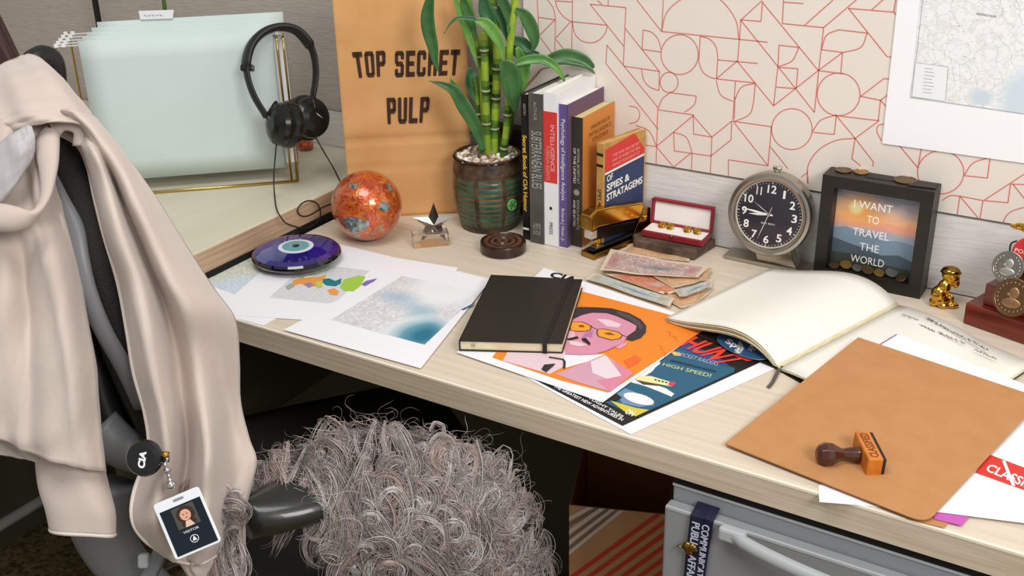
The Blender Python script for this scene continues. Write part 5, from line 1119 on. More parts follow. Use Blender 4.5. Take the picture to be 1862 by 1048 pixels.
fig = thing('gold_figurine', 'small polished gold seated animal figurine between the black frame and the coin stand', 'figurine', g0)
b.obj('body', fig, remesh=.0009)
b = MB(); b.ball(gp(.006, .052, .001), .0125*s, .0115*s, .0070*s, BRASS, (gx, gy, Zv), 12); b.lathe([(.012*s, 0), (.014*s, .001), (.012*s, .002)], gp(.006, .050), Zv, BRASS, 24); b.obj('cap', fig, label='darker domed cap')

# ================================================================== mahogany coin stand
q0 = at(1750, 588); q1 = at(1862, 628); cu_ = q1-q0; cu_.z = 0; cu_.normalize(); cn = Vector((-cu_.y, cu_.x, 0))
WST_ = .30
stand = thing('coin_stand', 'stepped mahogany display stand holding medals at the right edge', 'stand', q0+cu_*.08)
hs = [hz(q0, 1756, 549), 0, 0, 0]
o2 = q0+cu_*.016+cn*.010; 
zs = [0, .030, .060, .093, .128]
ins = [0, .017, .033, .052]
for i in range(4):
    b = MB(); O_ = q0+cu_*ins[i]+cn*(.0+.011*i); L__ = .17-2*ins[i]; Dp = .072-.011*i
    # keep the back inside the room
    b.box(O_+Zv*(zs[i]+.0006), cu_*L__, cn*min(Dp, .5), Zv*(zs[i+1]-zs[i]-.0002), MAHOG); b.obj('step', stand, bevel=.0018, seg=3)
def cpos(px, py, k): return dd(px, py, dep(q0+cu_*.05+Zv*.05)+k)
vn = (CAM-(q0+cu_*.05)).normalized(); vn = (vn*Vector((1, 1, .3))).normalized(); vn = (-cn+Zv*.35).normalized()
c1 = pl(1834, 486, q0-cn*.002+Zv*.04, vn); c2 = pl(1842, 541, q0-cn*.012+Zv*.04, vn)
coin('grey silver medal with a raised crest standing on the mahogany stand', c1, vn, .0205, .0028, CS, 'medals on the stand', 1, 'medal')
coin('large bronze medal with a portrait, lowest on the mahogany stand', c2, vn, .0245, .003, CB, 'medals on the stand', 2, 'medal')
c3 = pl(1870, 462, q0+cn*.022+Zv*.06, vn)
b = MB(); b.lathe([(0, 0), (.020, 0), (.021, .001), (.020, .002), (0, .002)], c3, vn, RED, 32); x = (cu_-vn*cu_.dot(vn)).normalized(); y = vn.cross(x); y = y if y.z > 0 else -y
b.text('POLICE', [c3-x*.017+y*.003+vn*.0024, c3+x*.012+y*.003+vn*.0024, c3+x*.012-y*.002+vn*.0024, c3-x*.017-y*.002+vn*.0024], WHITE, 0)
rt_ = one('red_token', 'bright red round token with a black cord behind the silver medal', 'token', b)
b = MB(); b.tube(crom([c3+x*-.018+y*.012+vn*.003, c3+x*-.024+y*.006+vn*.003, c3+x*-.022-y*.006+vn*.003, c3-x*.024-y*.012+vn*.004], 4), .0012, INK, 6); b.obj('cord', rt_, label='black cord')
g1 = pl(1858, 416, q0+cn*.045, cn); g1.z = TOP+.129; b = MB()
for (dx_, dz_, r1, r2, r3) in ((0, .006, .010, .004, .005), (.008, .012, .006, .004, .008), (-.008, .004, .008, .004, .003), (.006, .004, .006, .006, .004)): b.ball(g1+cu_*dx_+Zv*dz_, r1, r2, r3, GOLD, (cu_, cn, Zv), 10)
one('gold_eagle', 'gold figure on the top step of the mahogany stand', 'figurine', b, remesh=.0008)

# ================================================================== banknotes
def notemat(nm, base, c1, c2, c3):
    def bl(nt, uv):
        c = nramp(nt, nnoise(nt, uv, 7, (2, 1, 1), 6, 1), [(.35, base), (.5, c1), (.62, base)]); c = nmix(nt, nramp(nt, nnoise(nt, uv, 45, (1.5, 1, 1), 3), [(.55, '000000'), (.6, 'ffffff')]), c, c1)
        c = nmix(nt, nblob(nt, uv, .55, .45, .34, .16, .9), c, c2)
        for (cx_, cy_) in ((.1, .5), (.88, .5)): c = nmix(nt, nblob(nt, uv, cx_, cy_, .07, .42, .8), c, c3)
        return c
    return uvmat(nm, bl, .7)
NB = mat('note_border', 'dcc7ae', .7)
def note(label, Q, h, m_, amp=.002, ph_=0.):
    b = MB(); n1_, n2_ = 22, 8; z = lambda u, v: h+abs(amp)*(1+math.sin(u*7+ph_)+.5*math.sin(u*13+v*4+ph_*2))*(.6+.4*v)
    def pt(u, v, o=0):
        x = lerp(lerp(Q[0][0], Q[1][0], u), lerp(Q[3][0], Q[2][0], u), v); y = lerp(lerp(Q[0][1], Q[1][1], u), lerp(Q[3][1], Q[2][1], u), v)
        p = at(x, y, h); p.z = TOP+z(u, v)+o; return p
    b.grid([[pt(i/n1_, j/n2_) for j in range(n2_+1)] for i in range(n1_+1)], NB)
    for i in range(n1_):
        for j in range(n2_):
            a0, a1, b0, b1 = [.04+.92*t for t in (i/n1_, (i+1)/n1_, 0, 0)][:2]+[.09+.82*j/n2_, .09+.82*(j+1)/n2_]
            b.face([pt(a0, b0, .0004), pt(a1, b0, .0004), pt(a1, b1, .0004), pt(a0, b1, .0004)], m_, [(a0, 1-b0), (a1, 1-b0), (a1, 1-b1), (a0, 1-b1)], True)
    return one('banknote', label, 'banknote', b, 'old banknotes spread on the desk')
KN = lambda *p: Z(p, 1040, 440, .15038)
nm1 = notemat('note_rose_print', 'd8c4b8', 'a98a88', '6d7f86', 'b5807c'); nm2 = notemat('note_blue_print', 'd3d0c2', '9fb0b0', '5f8796', 'b8a58e'); nm3 = notemat('note_orange_print', 'd9a888', 'c4603c', 'b9b0a8', 'c98a68'); nm4 = notemat('note_tan_print', 'dcbf98', 'c89a70', 'c9906a', 'b99a78')
note('tan banknote nearest the weathered slab, at the back', KN((745, 0), (1430, 150), (1420, 250), (560, 140)), .0012, nm4, .0008, 1)
note('pale banknote at the bottom of the spread, its right end near the open notebook', KN((900, 560), (1700, 590), (1500, 760), (1310, 810)), .0016, nm4, .0006, 2)
note('orange-red banknote under the rose one in the middle', KN((400, 400), (1100, 370), (1260, 620), (1100, 640)), .0034, nm3, .0012, .5)
note('tan banknote with upturned right end', KN((900, 380), (1720, 440), (1680, 480), (1200, 560)), .0052, nm4, .0014, 3)
note('blue-green banknote lowest and nearest the portrait poster', KN((260, 380), (1240, 690), (1180, 790), (160, 450)), .0050, nm2, .0006, 0)
note('small slate blue banknote at the right of the spread', KN((1240, 590), (1700, 470), (1690, 560), (1300, 680)), .0068, nm2, .0012, 2.4)
note('rose and grey banknote on top of the spread', KN((470, 95), (1640, 320), (1520, 450), (330, 360)), .0088, nm1, .0011, 1.2)
note('thin tan banknote edge right of the rose one', KN((1560, 400), (1660, 310), (1700, 330), (1600, 470)), .0060, nm4, .0005, 1)

# ================================================================== wall map
mq = [(1634, -60), (1910, -60), (1900, 302), (1604, 262)]
b = MB(); P = [wl(x, y, .0085) for x, y in [(1636, -60), (1930, -28), (1905, 303), (1604, 261)]]; P = [wl(1604, 261, .0085)]
p0_ = wl(1604, 261, .0085); pr2 = wl(1862, 297, .0085); up2 = wl(1632, 3, .0085)-p0_; rr2 = (pr2-p0_)
P = [p0_+up2*1.25, p0_+up2*1.25+rr2*1.4, p0_+rr2*1.4, p0_]; b.prism(P, (0, .0012, 0), mat('wall_map_paper', 'fbfbfd', .5))
def chinam(nt, uv):
    l = nramp(nt, nnoise(nt, uv, 9, (1, 1, 1), 6, .6), [(.42, 'f4f5f7'), (.5, 'e9e8e4'), (.56, 'f6f6f7')]); l = nmix(nt, nramp(nt, nnoise(nt, uv, 9, (1, 1, 1), 2, 0, True), [(.0, 'ffffff'), (.012, '000000')]), l, 'b9bcc6')
    l = nmix(nt, nramp(nt, nnoise(nt, uv, 60, (.5, 2.4, 1), 2), [(.66, '000000'), (.69, 'ffffff')]), l, '9a9ca8')
    l = nmix(nt, nblob(nt, uv, .95, .1, .38, .34, .35), l, 'd3e2ec'); return nmix(nt, nblob(nt, uv, .5, .08, .10, .08, .5), l, 'cfe0ea')
mm = [wl(x, y, .0089) for x, y in [(1680, -60), (1930, -30), (1915, 215), (1655, 177)]]
b.face(mm, uvmat('wall_map_print', chinam, .5), UV4)
lg_ = [wl(x, y, .0094) for x, y in [(1665, 114), (1724, 122), (1719, 184), (1658, 176)]]; b.face(lg_, WHITE); b.ribbon(lg_, .0006, (0, -1, 0), mc('aab0bc'), True)
for k in range(8):
    a_ = lerp(lg_[0], lg_[3], .12+.1*k); c_ = lerp(lg_[1], lg_[2], .12+.1*k); b.ribbon([lerp(a_, c_, .3)-Vector((0, .0003, 0)), lerp(a_, c_, .55+.04*(k % 3))-Vector((0, .0003, 0))], .0007, (0, -1, 0), mc('b4b6c0'))
b.text('MONGOLIA', [wl(x, y, .0094) for x, y in [(1776, 23), (1812, 28), (1811, 32), (1776, 27)]], mc('6c6e78'), .0)
b.ribbon([wl(x, y, .0094) for x, y in [(1680, -20), (1668, 90), (1655, 177), (1862, 207)]], .0007, (0, -1, 0), mc('b0b4c0'))
one('wall_map', 'white printed map sheet pinned to the wall at the upper right', 'map', b)

# ================================================================== office chair
Fv = Vector((.59, .807, 0)).normalized(); Wv = Vector((-.807, .59, 0)).normalized()
NE = dd(205, 500, 1.235)                         # near edge of the backrest
ch = thing('office_chair', 'grey and black office chair under the beige coat, pulled up to the desk', 'chair', Vector((NE.x, NE.y, 0))+Wv*.2+Fv*.2)
edge_px = [(62, 168, 1.235), (88, 240, 1.225), (128, 300, 1.215), (158, 380, 1.21), (180, 470, 1.21), (203, 560, 1.225), (240, 680, 1.25), (285, 790, 1.28), (330, 900, 1.31)]
CH = mat('chair_black_mesh', '23221f', .75, bump=(500, .6, (1, 1, 1))); CHK = mat('chair_black_plastic', '1a1a1a', .4)
eg = crom([dd(*p) for p in edge_px], 6)
def cpx(P): q = P-CAM; k = q.dot(FW); return 931+F*q.dot(RT)/k, 524-F*q.dot(UP)/k
OUTL = [(95, 80), (127, 89), (184, 149), (249, 198), (323, 258), (397, 307), (477, 367), (581, 427), (2000, 440)]
def wmax(p):
    w_ = .37
    while w_ > .03:
        x, y = cpx(p+Wv*w_); lim = next((a[1]+(y-a[0])/(c[0]-a[0])*(c[1]-a[1]) for a, c in zip(OUTL, OUTL[1:]) if a[0] <= y < c[0]), -200 if y < 95 else 440)
        if x < lim-26: break
        w_ -= .005
    return w_
rows = []
for p in eg:
    r_ = []
    for j in range(9):
        v = j/8; r_.append(p+Wv*(wmax(p)*v)-Fv*(.03*math.sin(math.pi*v)))
    rows.append(r_)
b = MB(); b.grid(rows, CH); b.obj('backrest', ch, solid=.030, bevel=0)
b = MB()
b.tube([p-Fv*.002+RT*.004 for p in eg], [.019]*len(eg), CH, 12, flat=(Fv, .75)); b.obj('backrest_edge', ch)
fp_ = [(100, 318, 1.222), (112, 360, 1.212), (138, 415, 1.205), (148, 470, 1.203), (162, 530, 1.208), (190, 600, 1.222), (228, 668, 1.24), (262, 740, 1.262)]
b = MB(); b.tube(crom([dd(x-3, y, d-.012) for x, y, d in fp_], 6), .0105, CHAIRG, 10, flat=(RT, .6)); b.obj('back_frame', ch, label='grey plastic frame strip')
b = MB()                                          # lower yoke: grey loop behind and below the backrest
b.tube(crom([dd(150, 470, 1.27), dd(160, 600, 1.28), dd(185, 720, 1.29), dd(222, 795, 1.30), dd(300, 835, 1.315)], 7), .018, CHK, 10); b.obj('yoke_arm', ch, label='black yoke arm')
b = MB(); b.tube(crom([dd(180, 775, 1.275), dd(220, 812, 1.285), dd(262, 825, 1.30), dd(330, 826, 1.36)], 6), .024, CHAIRG, 12, flat=(UP, .6)); b.obj('cross_bar', ch, label='grey cross bar')
b = MB(); P = crom([dd(178, 880, 1.30), dd(185, 960, 1.315), dd(225, 1030, 1.33), dd(290, 1075, 1.34), dd(380, 1085, 1.36)], 7)
b.tube(P, [.042-.018*i/(len(P)-1) for i in range(len(P))], CHAIRG, 14, flat=(RT, .6)); b.obj('seat_bracket', ch, label='curved grey bracket')
b = MB(); b.cbox(dd(275, 1040, 1.27), ((RT*.45+UP*.9).normalized(), (RT*.9-UP*.45).normalized(), FW), (.07, .016, .016), CHAIRG); b.cbox(dd(262, 1020, 1.262), (RT, UP, FW), (.012, .016, .012), GREYL); b.obj('lever', ch, bevel=.003, label='grey lever')
# headrest knob visible above the coat
b = MB(); P = crom([dd(52, 160, 1.30), dd(62, 118, 1.30), dd(80, 104, 1.31), dd(96, 118, 1.32), dd(100, 160, 1.33)], 5); b.tube(P, .014, CHK, 10); b.obj('top_bow', ch)
# armrest
A0, A1 = dd(478, 982, 1.215), dd(715, 935, 1.32); A1.z = A0.z; au = (A1-A0).normalized(); an = Vector((-au.y, au.x, 0))
ARM = mat('armrest_black', '242420', .3, coat=.3)
b = MB(); rows = []
for i in range(19):
    t = i/18; ww = .046*math.sin(math.pi*min(1, t*1.6+.12)/2 if t < .55 else math.pi/2)**.5*(1 if t < .9 else 1-(t-.9)*4); cc = A0+au*((A1-A0).length*t)
    rows.append([cc+an*(.040+ww*math.cos(a_))+Zv*(.025*math.sin(a_)*(1 if math.sin(a_) > 0 else .8)) for a_ in [k/16*2*math.pi for k in range(17)]])
b.grid(rows, ARM); b.mesh(rows[0][:-1], [tuple(range(16))], ARM, True); b.mesh(rows[-1][:-1], [tuple(range(16))[::-1]], ARM, True)
arm = b.obj('armrest', ch, recalc=True)
b = MB(); c_ = A0+au*.11+an*.04; b.tube([c_-Zv*.012, c_-Zv*.06, c_-Zv*.22-Fv*.01], [.020, .018, .024], CHAIRG, 12, flat=(au, .6)); b.obj('arm_post', ch)
SC = Vector((NE.x, NE.y, 0))+Wv*.19+Fv*.25
b = MB(); G = []
for i in range(13):
    s_ = -.22+.44*i/12; G.append([SC+Fv*s_+Wv*(-.22+.44*j/12)+Zv*(.45+.015*math.cos(s_*6)*math.cos((-.22+.44*j/12)*6)) for j in range(13)])
b.grid(G, CH); b.obj('seat', ch, solid=.06)
b = MB(); b.tube([SC+Zv*.43, SC+Zv*.10], .028, CHK, 14); b.obj('gas_post', ch)
for k in range(5):
    a_ = k*2*math.pi/5+.3; d_ = Vector((math.cos(a_), math.sin(a_), 0)); b = MB(); b.tube([SC+Zv*.12, SC+d_*.15+Zv*.10, SC+d_*.28+Zv*.075], [.026, .020, .016], CHK, 10); l_ = b.obj('base_leg', ch)
    b = MB(); c_ = SC+d_*.28+Zv*.03; sd = Vector((-d_.y, d_.x, 0)); b.tube([c_-sd*.02, c_+sd*.02], .029, CHK, 14); b.obj('castor', l_)

# ================================================================== trench coat
coat = thing('trench_coat', 'beige trench coat draped over the back of the office chair', 'coat', Vector((NE.x, NE.y, .3)))
def sheetgrid(rows, m_, name, n1_=8, n2_=8, thick=.0022, wob=.0022, seed=1, lab=None):
    wob = wob*1.7; R = [crom([dd(*p) for p in r], n2_) for r in rows]; L_ = min(len(r) for r in R); cols = [crom([R[i][j] for i in range(len(R))], n1_) for j in range(L_)]
    G = [[cols[j][i] for j in range(L_)] for i in range(len(cols[0]))]; rn_ = random.Random(seed); ph1, ph2 = rn_.uniform(0, 6), rn_.uniform(0, 6)
    nr, nc = len(G), L_
    for i in range(nr):
        for j in range(nc):
            u, v = j/(nc-1), i/(nr-1); edge = min(1, min(u, 1-u)*8+.15)
            w_ = wob*(math.sin(u*15+math.sin(v*5+ph1)*1.6+ph2)+.6*math.sin(u*27-v*7+ph1)+.35*math.sin(v*38+u*9))*edge
            w_ += wob*1.3*(1-abs(math.sin(u*9.5-v*2.2+ph2+.5*math.sin(v*6))))**2*edge
            w_ += .0010*math.sin(v*60+u*33+ph1)*math.sin(u*21+v*11)
            G[i][j] = G[i][j]-FW*w_
    b = MB(); b.grid(G, m_); return b.obj(name, coat, solid=thick, label=lab)
# top hood of cloth and the right panel
top = [
 [(-60, 150, 1.27), (0, 122, 1.27), (28, 106, 1.27), (50, 100, 1.27), (72, 106, 1.27), (89, 127, 1.275)],
 [(-60, 175, 1.20), (-5, 150, 1.20), (40, 135, 1.195), (80, 133, 1.20), (110, 142, 1.22), (125, 160, 1.25)],
 [(-60, 205, 1.165), (-5, 190, 1.165), (45, 178, 1.16), (95, 174, 1.165), (130, 180, 1.185), (155, 192, 1.23)],
 [(-60, 240, 1.155), (0, 222, 1.15), (50, 210, 1.14), (105, 205, 1.15), (150, 212, 1.17), (180, 226, 1.22)],
 [(-20, 262, 1.16), (30, 240, 1.15), (75, 225, 1.14), (125, 222, 1.145), (170, 234, 1.165), (200, 252, 1.22)]]
sheetgrid(top, COATM, 'shoulder_drape', 8, 7, wob=.0012, seed=3)
pb = [
 [(20, 222, 1.200), (75, 205, 1.185), (120, 200, 1.148), (150, 204, 1.153), (175, 216, 1.190), (190, 240, 1.230)],
 [(96, 238, 1.210), (130, 232, 1.190), (160, 236, 1.153), (185, 246, 1.148), (210, 260, 1.190), (225, 284, 1.230)],
 [(140, 262, 1.205), (165, 272, 1.138), (190, 285, 1.153), (215, 296, 1.138), (240, 308, 1.190), (258, 323, 1.240)],
 [(160, 303, 1.200), (188, 325, 1.133), (215, 345, 1.185), (245, 362, 1.136), (278, 380, 1.190), (307, 397, 1.250)],
 [(172, 358, 1.195), (205, 380, 1.128), (238, 405, 1.190), (275, 428, 1.138), (318, 452, 1.195), (357, 477, 1.260)],
 [(190, 430, 1.195), (228, 450, 1.128), (265, 475, 1.195), (305, 498, 1.143), (350, 515, 1.185), (392, 530, 1.260)],
 [(215, 515, 1.200), (255, 525, 1.133), (295, 545, 1.205), (335, 560, 1.153), (385, 570, 1.190), (427, 581, 1.265)],
 [(231, 600, 1.200), (272, 605, 1.133), (312, 618, 1.210), (352, 630, 1.180), (395, 640, 1.210), (435, 653, 1.265)],
 [(244, 680, 1.200), (285, 690, 1.138), (325, 700, 1.215), (365, 705, 1.180), (405, 712, 1.225), (436, 725, 1.260)],
 [(264, 752, 1.200), (300, 760, 1.143), (338, 770, 1.220), (375, 778, 1.153), (415, 785, 1.230), (452, 795, 1.255)],
 [(270, 820, 1.200), (305, 830, 1.148), (340, 838, 1.220), (378, 842, 1.148), (420, 842, 1.220), (466, 838, 1.245)],
 [(244, 895, 1.195), (290, 898, 1.153), (332, 900, 1.215), (372, 900, 1.153), (418, 895, 1.215), (455, 890, 1.240)],
 [(241, 946, 1.190), (288, 950, 1.148), (330, 952, 1.205), (368, 950, 1.153), (405, 946, 1.210), (440, 940, 1.235)],
 [(262, 982, 1.195), (300, 998, 1.180), (335, 1006, 1.200), (368, 1002, 1.185), (398, 990, 1.210), (420, 975, 1.235)],
 [(298, 1008, 1.205), (318, 1020, 1.195), (345, 1026, 1.205), (368, 1024, 1.200), (388, 1014, 1.215), (405, 1000, 1.235)]]
sheetgrid(pb, COATM, 'front_panel', 6, 7, wob=.0018, seed=8)
b = MB(); hem = [r[0] for r in pb[1:]]+[r for r in pb[-1][1:]]; hemp = crom([dd(x, y, d-.003) for x, y, d in hem], 6); b.tube(hemp, .0026, mat('coat_hem', 'e0d3c8', .8), 8, flat=(RT, .6)); b.obj('hem_edge', coat, label='pale stitched hem')
sheetgrid([[(318, 1012, 1.215), (345, 1022, 1.21), (375, 1018, 1.21), (402, 1000, 1.22)], [(335, 1035, 1.225), (352, 1045, 1.215), (375, 1045, 1.215), (398, 1030, 1.225)], [(352, 1070, 1.235), (365, 1078, 1.225), (380, 1078, 1.225), (394, 1065, 1.235)]], COATM, 'inner_fold', 5, 6, wob=.001, seed=2)
pa = [
 [(-70, 235, 1.16), (-10, 222, 1.15), (40, 214, 1.15), (75, 212, 1.165), (104, 222, 1.185)],
 [(-70, 290, 1.145), (-10, 280, 1.14), (30, 265, 1.155), (68, 240, 1.17), (93, 238, 1.19)],
 [(-70, 360, 1.15), (-5, 352, 1.165), (38, 335, 1.18), (72, 300, 1.165), (94, 280, 1.19)],
 [(-70, 400, 1.15), (0, 398, 1.145), (45, 395, 1.15), (80, 372, 1.155), (103, 345, 1.19)],
 [(-70, 425, 1.165), (0, 425, 1.17), (48, 422, 1.16), (92, 408, 1.165), (122, 398, 1.195)],
 [(-70, 500, 1.165), (0, 498, 1.15), (55, 492, 1.165), (105, 480, 1.15), (143, 470, 1.195)],
 [(-70, 600, 1.165), (0, 595, 1.145), (60, 590, 1.17), (115, 580, 1.145), (158, 572, 1.19)],
 [(-70, 700, 1.165), (0, 695, 1.15), (60, 690, 1.165), (122, 678, 1.14), (175, 668, 1.185)],
 [(-70, 760, 1.165), (-5, 765, 1.155), (55, 780, 1.16), (125, 775, 1.145), (182, 765, 1.18)],
 [(-75, 785, 1.17), (-8, 798, 1.16), (58, 825, 1.16), (128, 848, 1.15), (193, 858, 1.175)]]
sheetgrid(pa, COATM, 'rear_panel', 8, 8, wob=.0024, seed=5)
sheetgrid([[(-60, 800, 1.20), (0, 790, 1.195), (80, 800, 1.195), (150, 800, 1.20)], [(-50, 815, 1.20), (8, 815, 1.195), (60, 830, 1.19), (140, 850, 1.195)], [(-40, 822, 1.20), (14, 829, 1.195), (60, 839, 1.19), (100, 848, 1.195)]], COATM, 'lining_flap', 5, 6, wob=.001, seed=21)
# sleeve hanging lower: a closed tube of cloth
sl = []
for (cx_, cy_, w2, d_) in ((125, 800, 58, 1.205), (128, 850, 60, 1.20), (135, 890, 62, 1.195), (146, 930, 62, 1.19), (150, 968, 60, 1.19)):
    ring = []
    for k in range(24):
        a_ = k/24*2*math.pi; tilt_ = (14 if cy_ > 950 else 8)*math.cos(a_)*1.0; p = dd(cx_+w2*math.cos(a_), cy_+tilt_*.3, d_+.030*math.sin(a_)*-1)-Zv*(.004*math.sin(a_) if cy_ > 950 else 0)
        p = p-FW*.003*math.sin(3*a_+cy_*.02); ring.append(p)
    sl.append(ring+[ring[0]])
b = MB(); cols = [crom([sl[i][j] for i in range(len(sl))], 6) for j in range(25)]; b.grid([[cols[j][i] for j in range(25)] for i in range(len(cols[0]))], COATM); b.obj('sleeve', coat, solid=.0022)
b = MB(); b.tube([p for p in sl[-1]], .0022, MATS['coat_hem'], 6, cap=False); b.obj('cuff_hem', coat)
# turned-back satin lining and collar roll at the left
sheetgrid([[(-60, 300, 1.135), (-5, 262, 1.135), (35, 236, 1.138), (56, 224, 1.142)], [(-60, 345, 1.135), (-5, 315, 1.132), (38, 275, 1.132), (64, 250, 1.14)], [(-60, 405, 1.138), (-5, 375, 1.136), (34, 328, 1.136), (60, 285, 1.143)]], LINING, 'satin_lining', 6, 7, wob=.0004, seed=14, lab='shiny silver-white lining')
b = MB(); cr_ = crom([dd(-60, 395, 1.125), dd(-10, 395, 1.122), dd(30, 398, 1.12), dd(60, 392, 1.125), dd(82, 360, 1.135), dd(88, 310, 1.145), dd(86, 262, 1.155), dd(92, 240, 1.165), dd(115, 226, 1.165), dd(142, 236, 1.165), dd(150, 262, 1.17)], 6)
b.tube(cr_, [.010+.004*math.sin(i*.21) for i in range(len(cr_))], COATM, 12, flat=(UP*.5+RT*.5, .62)); b.obj('collar_roll', coat)

# ------------------------------------------------------------------ badge reel, chain, card
bd_ = 1.128
rl = thing('badge_reel', 'round black badge reel lettered CIA clipped to the coat', 'badge reel', dd(263, 833, bd_))
RX = mat('reel_black', '0f0f10', .25, coat=.5)
b = MB(); c_ = dd(263, 833, bd_); b.lathe([(0, .006), (.012, .0058), (.0165, .0045), (.0185, .001), (.0180, -.003), (0, -.004)], c_, -FW, RX, 40); b.obj('reel_case', rl)
b = MB(); b.box(dd(283, 822, bd_)-UP*.0, RT*.013, -UP*.011, FW*.004, RX); b.obj('clip', rl, bevel=.0015)
b = MB(); q_ = lambda x, y: dd(220+x*.24630, 790+y*.2463, bd_-.0066); b.text('CIA', [q_(120, 245), q_(140, 115), q_(190, 130), q_(175, 258)], WHITE, .05); b.obj('lettering', rl)
b = MB(); b.ball(dd(301, 828, bd_), .0038, m=GOLD, k=8); b.lathe([(.003, -.001), (.005, 0), (.003, .001)], dd(297, 836, bd_), -FW, STEEL, 14); b.obj('swivel', rl)
chn = thing('bead_chain', 'short silver bead chain between badge reel and card', 'chain', dd(305, 860, bd_))
for (x, y, r) in ((300, 846, .0024), (304, 856, .0036), (307, 866, .0024), (309, 874, .003), (311, 883, .0052)):
    b = MB(); b.ball(dd(x, y, bd_), r, m=STEEL, k=8); b.obj('bead', chn)
cq = [dd(277, 919, bd_+.002), dd(360, 884, bd_+.002), dd(403, 985, bd_-.004), dd(332, 1018, bd_-.004)]
cq[3] = cq[0]+(cq[2]-cq[1])
crd = thing('id_card', 'white framed identity card with a portrait hanging on the coat', 'badge', (cq[0]+cq[2])/2)
cn_ = (cq[1]-cq[0]).cross(cq[3]-cq[0]).normalized(); cn_ = cn_ if cn_.dot(CAM-cq[0]) > 0 else -cn_
P = []
for i in range(4): P += rc(cq, i, .004)
b = MB(); b.prism(P, -cn_*.0022, mat('card_holder_white', 'eceef2', .35)); b.obj('card_holder', crd, bevel=.0005)
def cc_(u, v, o=.0004): return lerp(lerp(cq[0], cq[1], u), lerp(cq[3], cq[2], u), v)+cn_*o
b = MB(); b.face([cc_(.07, .17), cc_(.95, .17), cc_(.95, .96), cc_(.07, .96)], mat('card_navy', '121c26', .3)); b.face([cc_(.30, .20, .0006), cc_(.78, .20, .0006), cc_(.78, .56, .0006), cc_(.30, .56, .0006)], mat('portrait_bg', '4a4a42', .5))
ell = lambda u, v, ru_, rv_, o, n_=20: [cc_(u+ru_*math.cos(a/n_*2*math.pi), v+rv_*math.sin(a/n_*2*math.pi), o) for a in range(n_)]
b.face(ell(.55, .35, .19, .14, .0008), mat('portrait_hair', '3a2018', .6)); b.face(ell(.56, .50, .16, .06, .0009), mat('portrait_hair', '3a2018', .6)); b.face([cc_(.50, .46, .001), cc_(.60, .46, .001), cc_(.66, .56, .001), cc_(.46, .56, .001)], mat('portrait_neck', 'e6c2a8', .6)); b.face(ell(.545, .36, .115, .095, .0012), mat('portrait_skin', 'e0a88c', .6))
b.face(ell(.51, .345, .018, .008, .0014, 8), INK); b.face(ell(.585, .345, .018, .008, .0014, 8), INK); b.face(ell(.55, .405, .03, .008, .0014, 8), mat('portrait_lip', 'b0483c', .6))
b.text('VISITOR', [cc_(.36, .61, .0008), cc_(.70, .61, .0008), cc_(.70, .65, .0008), cc_(.36, .65, .0008)], WHITE, .0)
rg = ell(.53, .78, .085, .062, .0008, 24); b.ribbon(rg, .0006, cn_, WHITE, True); b.face([cc_(.48, .81, .0008), cc_(.53, .73, .0008), cc_(.58, .81, .0008)], WHITE); b.obj('card_print', crd)
b = MB(); b.face([cc_(.42, .055), cc_(.64, .055), cc_(.64, .095), cc_(.42, .095)], mat('slot_grey', '8b8f94', .5)); b.obj('slot', crd)

# ================================================================== curly grey wig
W0 = dd(700, 935, 1.30); ex_ = Vector((_R.x, _R.y, 0)).normalized(); ey_ = Vector((ex_.y, -ex_.x, 0))     # ey_ towards the camera
wig = thing('curly_wig', 'curly silver-grey wig draped over the chair armrest', 'wig', W0-Zv*.1)
def prof_top(x):                                  # silhouette height above W0 in metres at lateral x (metres)
    pts = [(-.218, -.10), (-.208, -.045), (-.185, -.005), (-.15, .036), (-.10, .080), (-.05, .102), (0, .110), (.05, .100), (.10, .078), (.14, .045), (.165, .0), (.178, -.08)]
    if x <= pts[0][0]: return pts[0][1]-.05
    for (a, c), (d, e) in zip(pts, pts[1:]):
        if x <= d: return c+(e-c)*(x-a)/(d-a)
    return -.14
def wsurf(x, z):
    """bulge towards the camera of the shell at lateral x, height z"""
    t = prof_top(x)-z; r = max(0, min(1, t/.13)); side = max(0, 1-(abs(x+.015)/.215)**3)
    return .085*math.sqrt(1-(1-r)**2)*side**.5
def wp(x, z, o=0): return W0+ex_*x+Zv*z+ey_*(wsurf(x, z)-.045+o)
def gap(x, z):                                    # the armrest shows here
    return -.180 < x < -.045-(z+.05)*.2 and z < .012+.12*(x+.18)+.010*math.sin(x*95)+.006*math.sin(x*230)
b = MB(); G = []
for i in range(28):
    r_ = []
    for j in range(34):
        x = -.20+.37*j/33; zt = prof_top(x)-.012; z = zt-(zt+.12)*(i/27); z = max(z, -.12) if True else z
        r_.append(wp(x, z, -.022))
    G.append(r_)
UND = mat('wig_cap_dark', '4a4240', .9)
bodyf = MB()
for i in range(27):
    for j in range(33):
        q4 = [G[i][j], G[i][j+1], G[i+1][j+1], G[i+1][j]]; c_ = sum(q4, Vector())/4-W0; x, z = c_.dot(ex_), c_.z
        if not gap(x, z-.006): bodyf.face(q4, UND, smooth=True)
bodyf.obj('wig_cap', wig, solid=.002)
HM = [mat('hair_'+c, c, .38, spec=.6) for c in ('c4bbb7', 'a89c98', 'ece7e4', 'b8a098', '948984', 'd3bbb1')]
rng = np.random.RandomState(4)
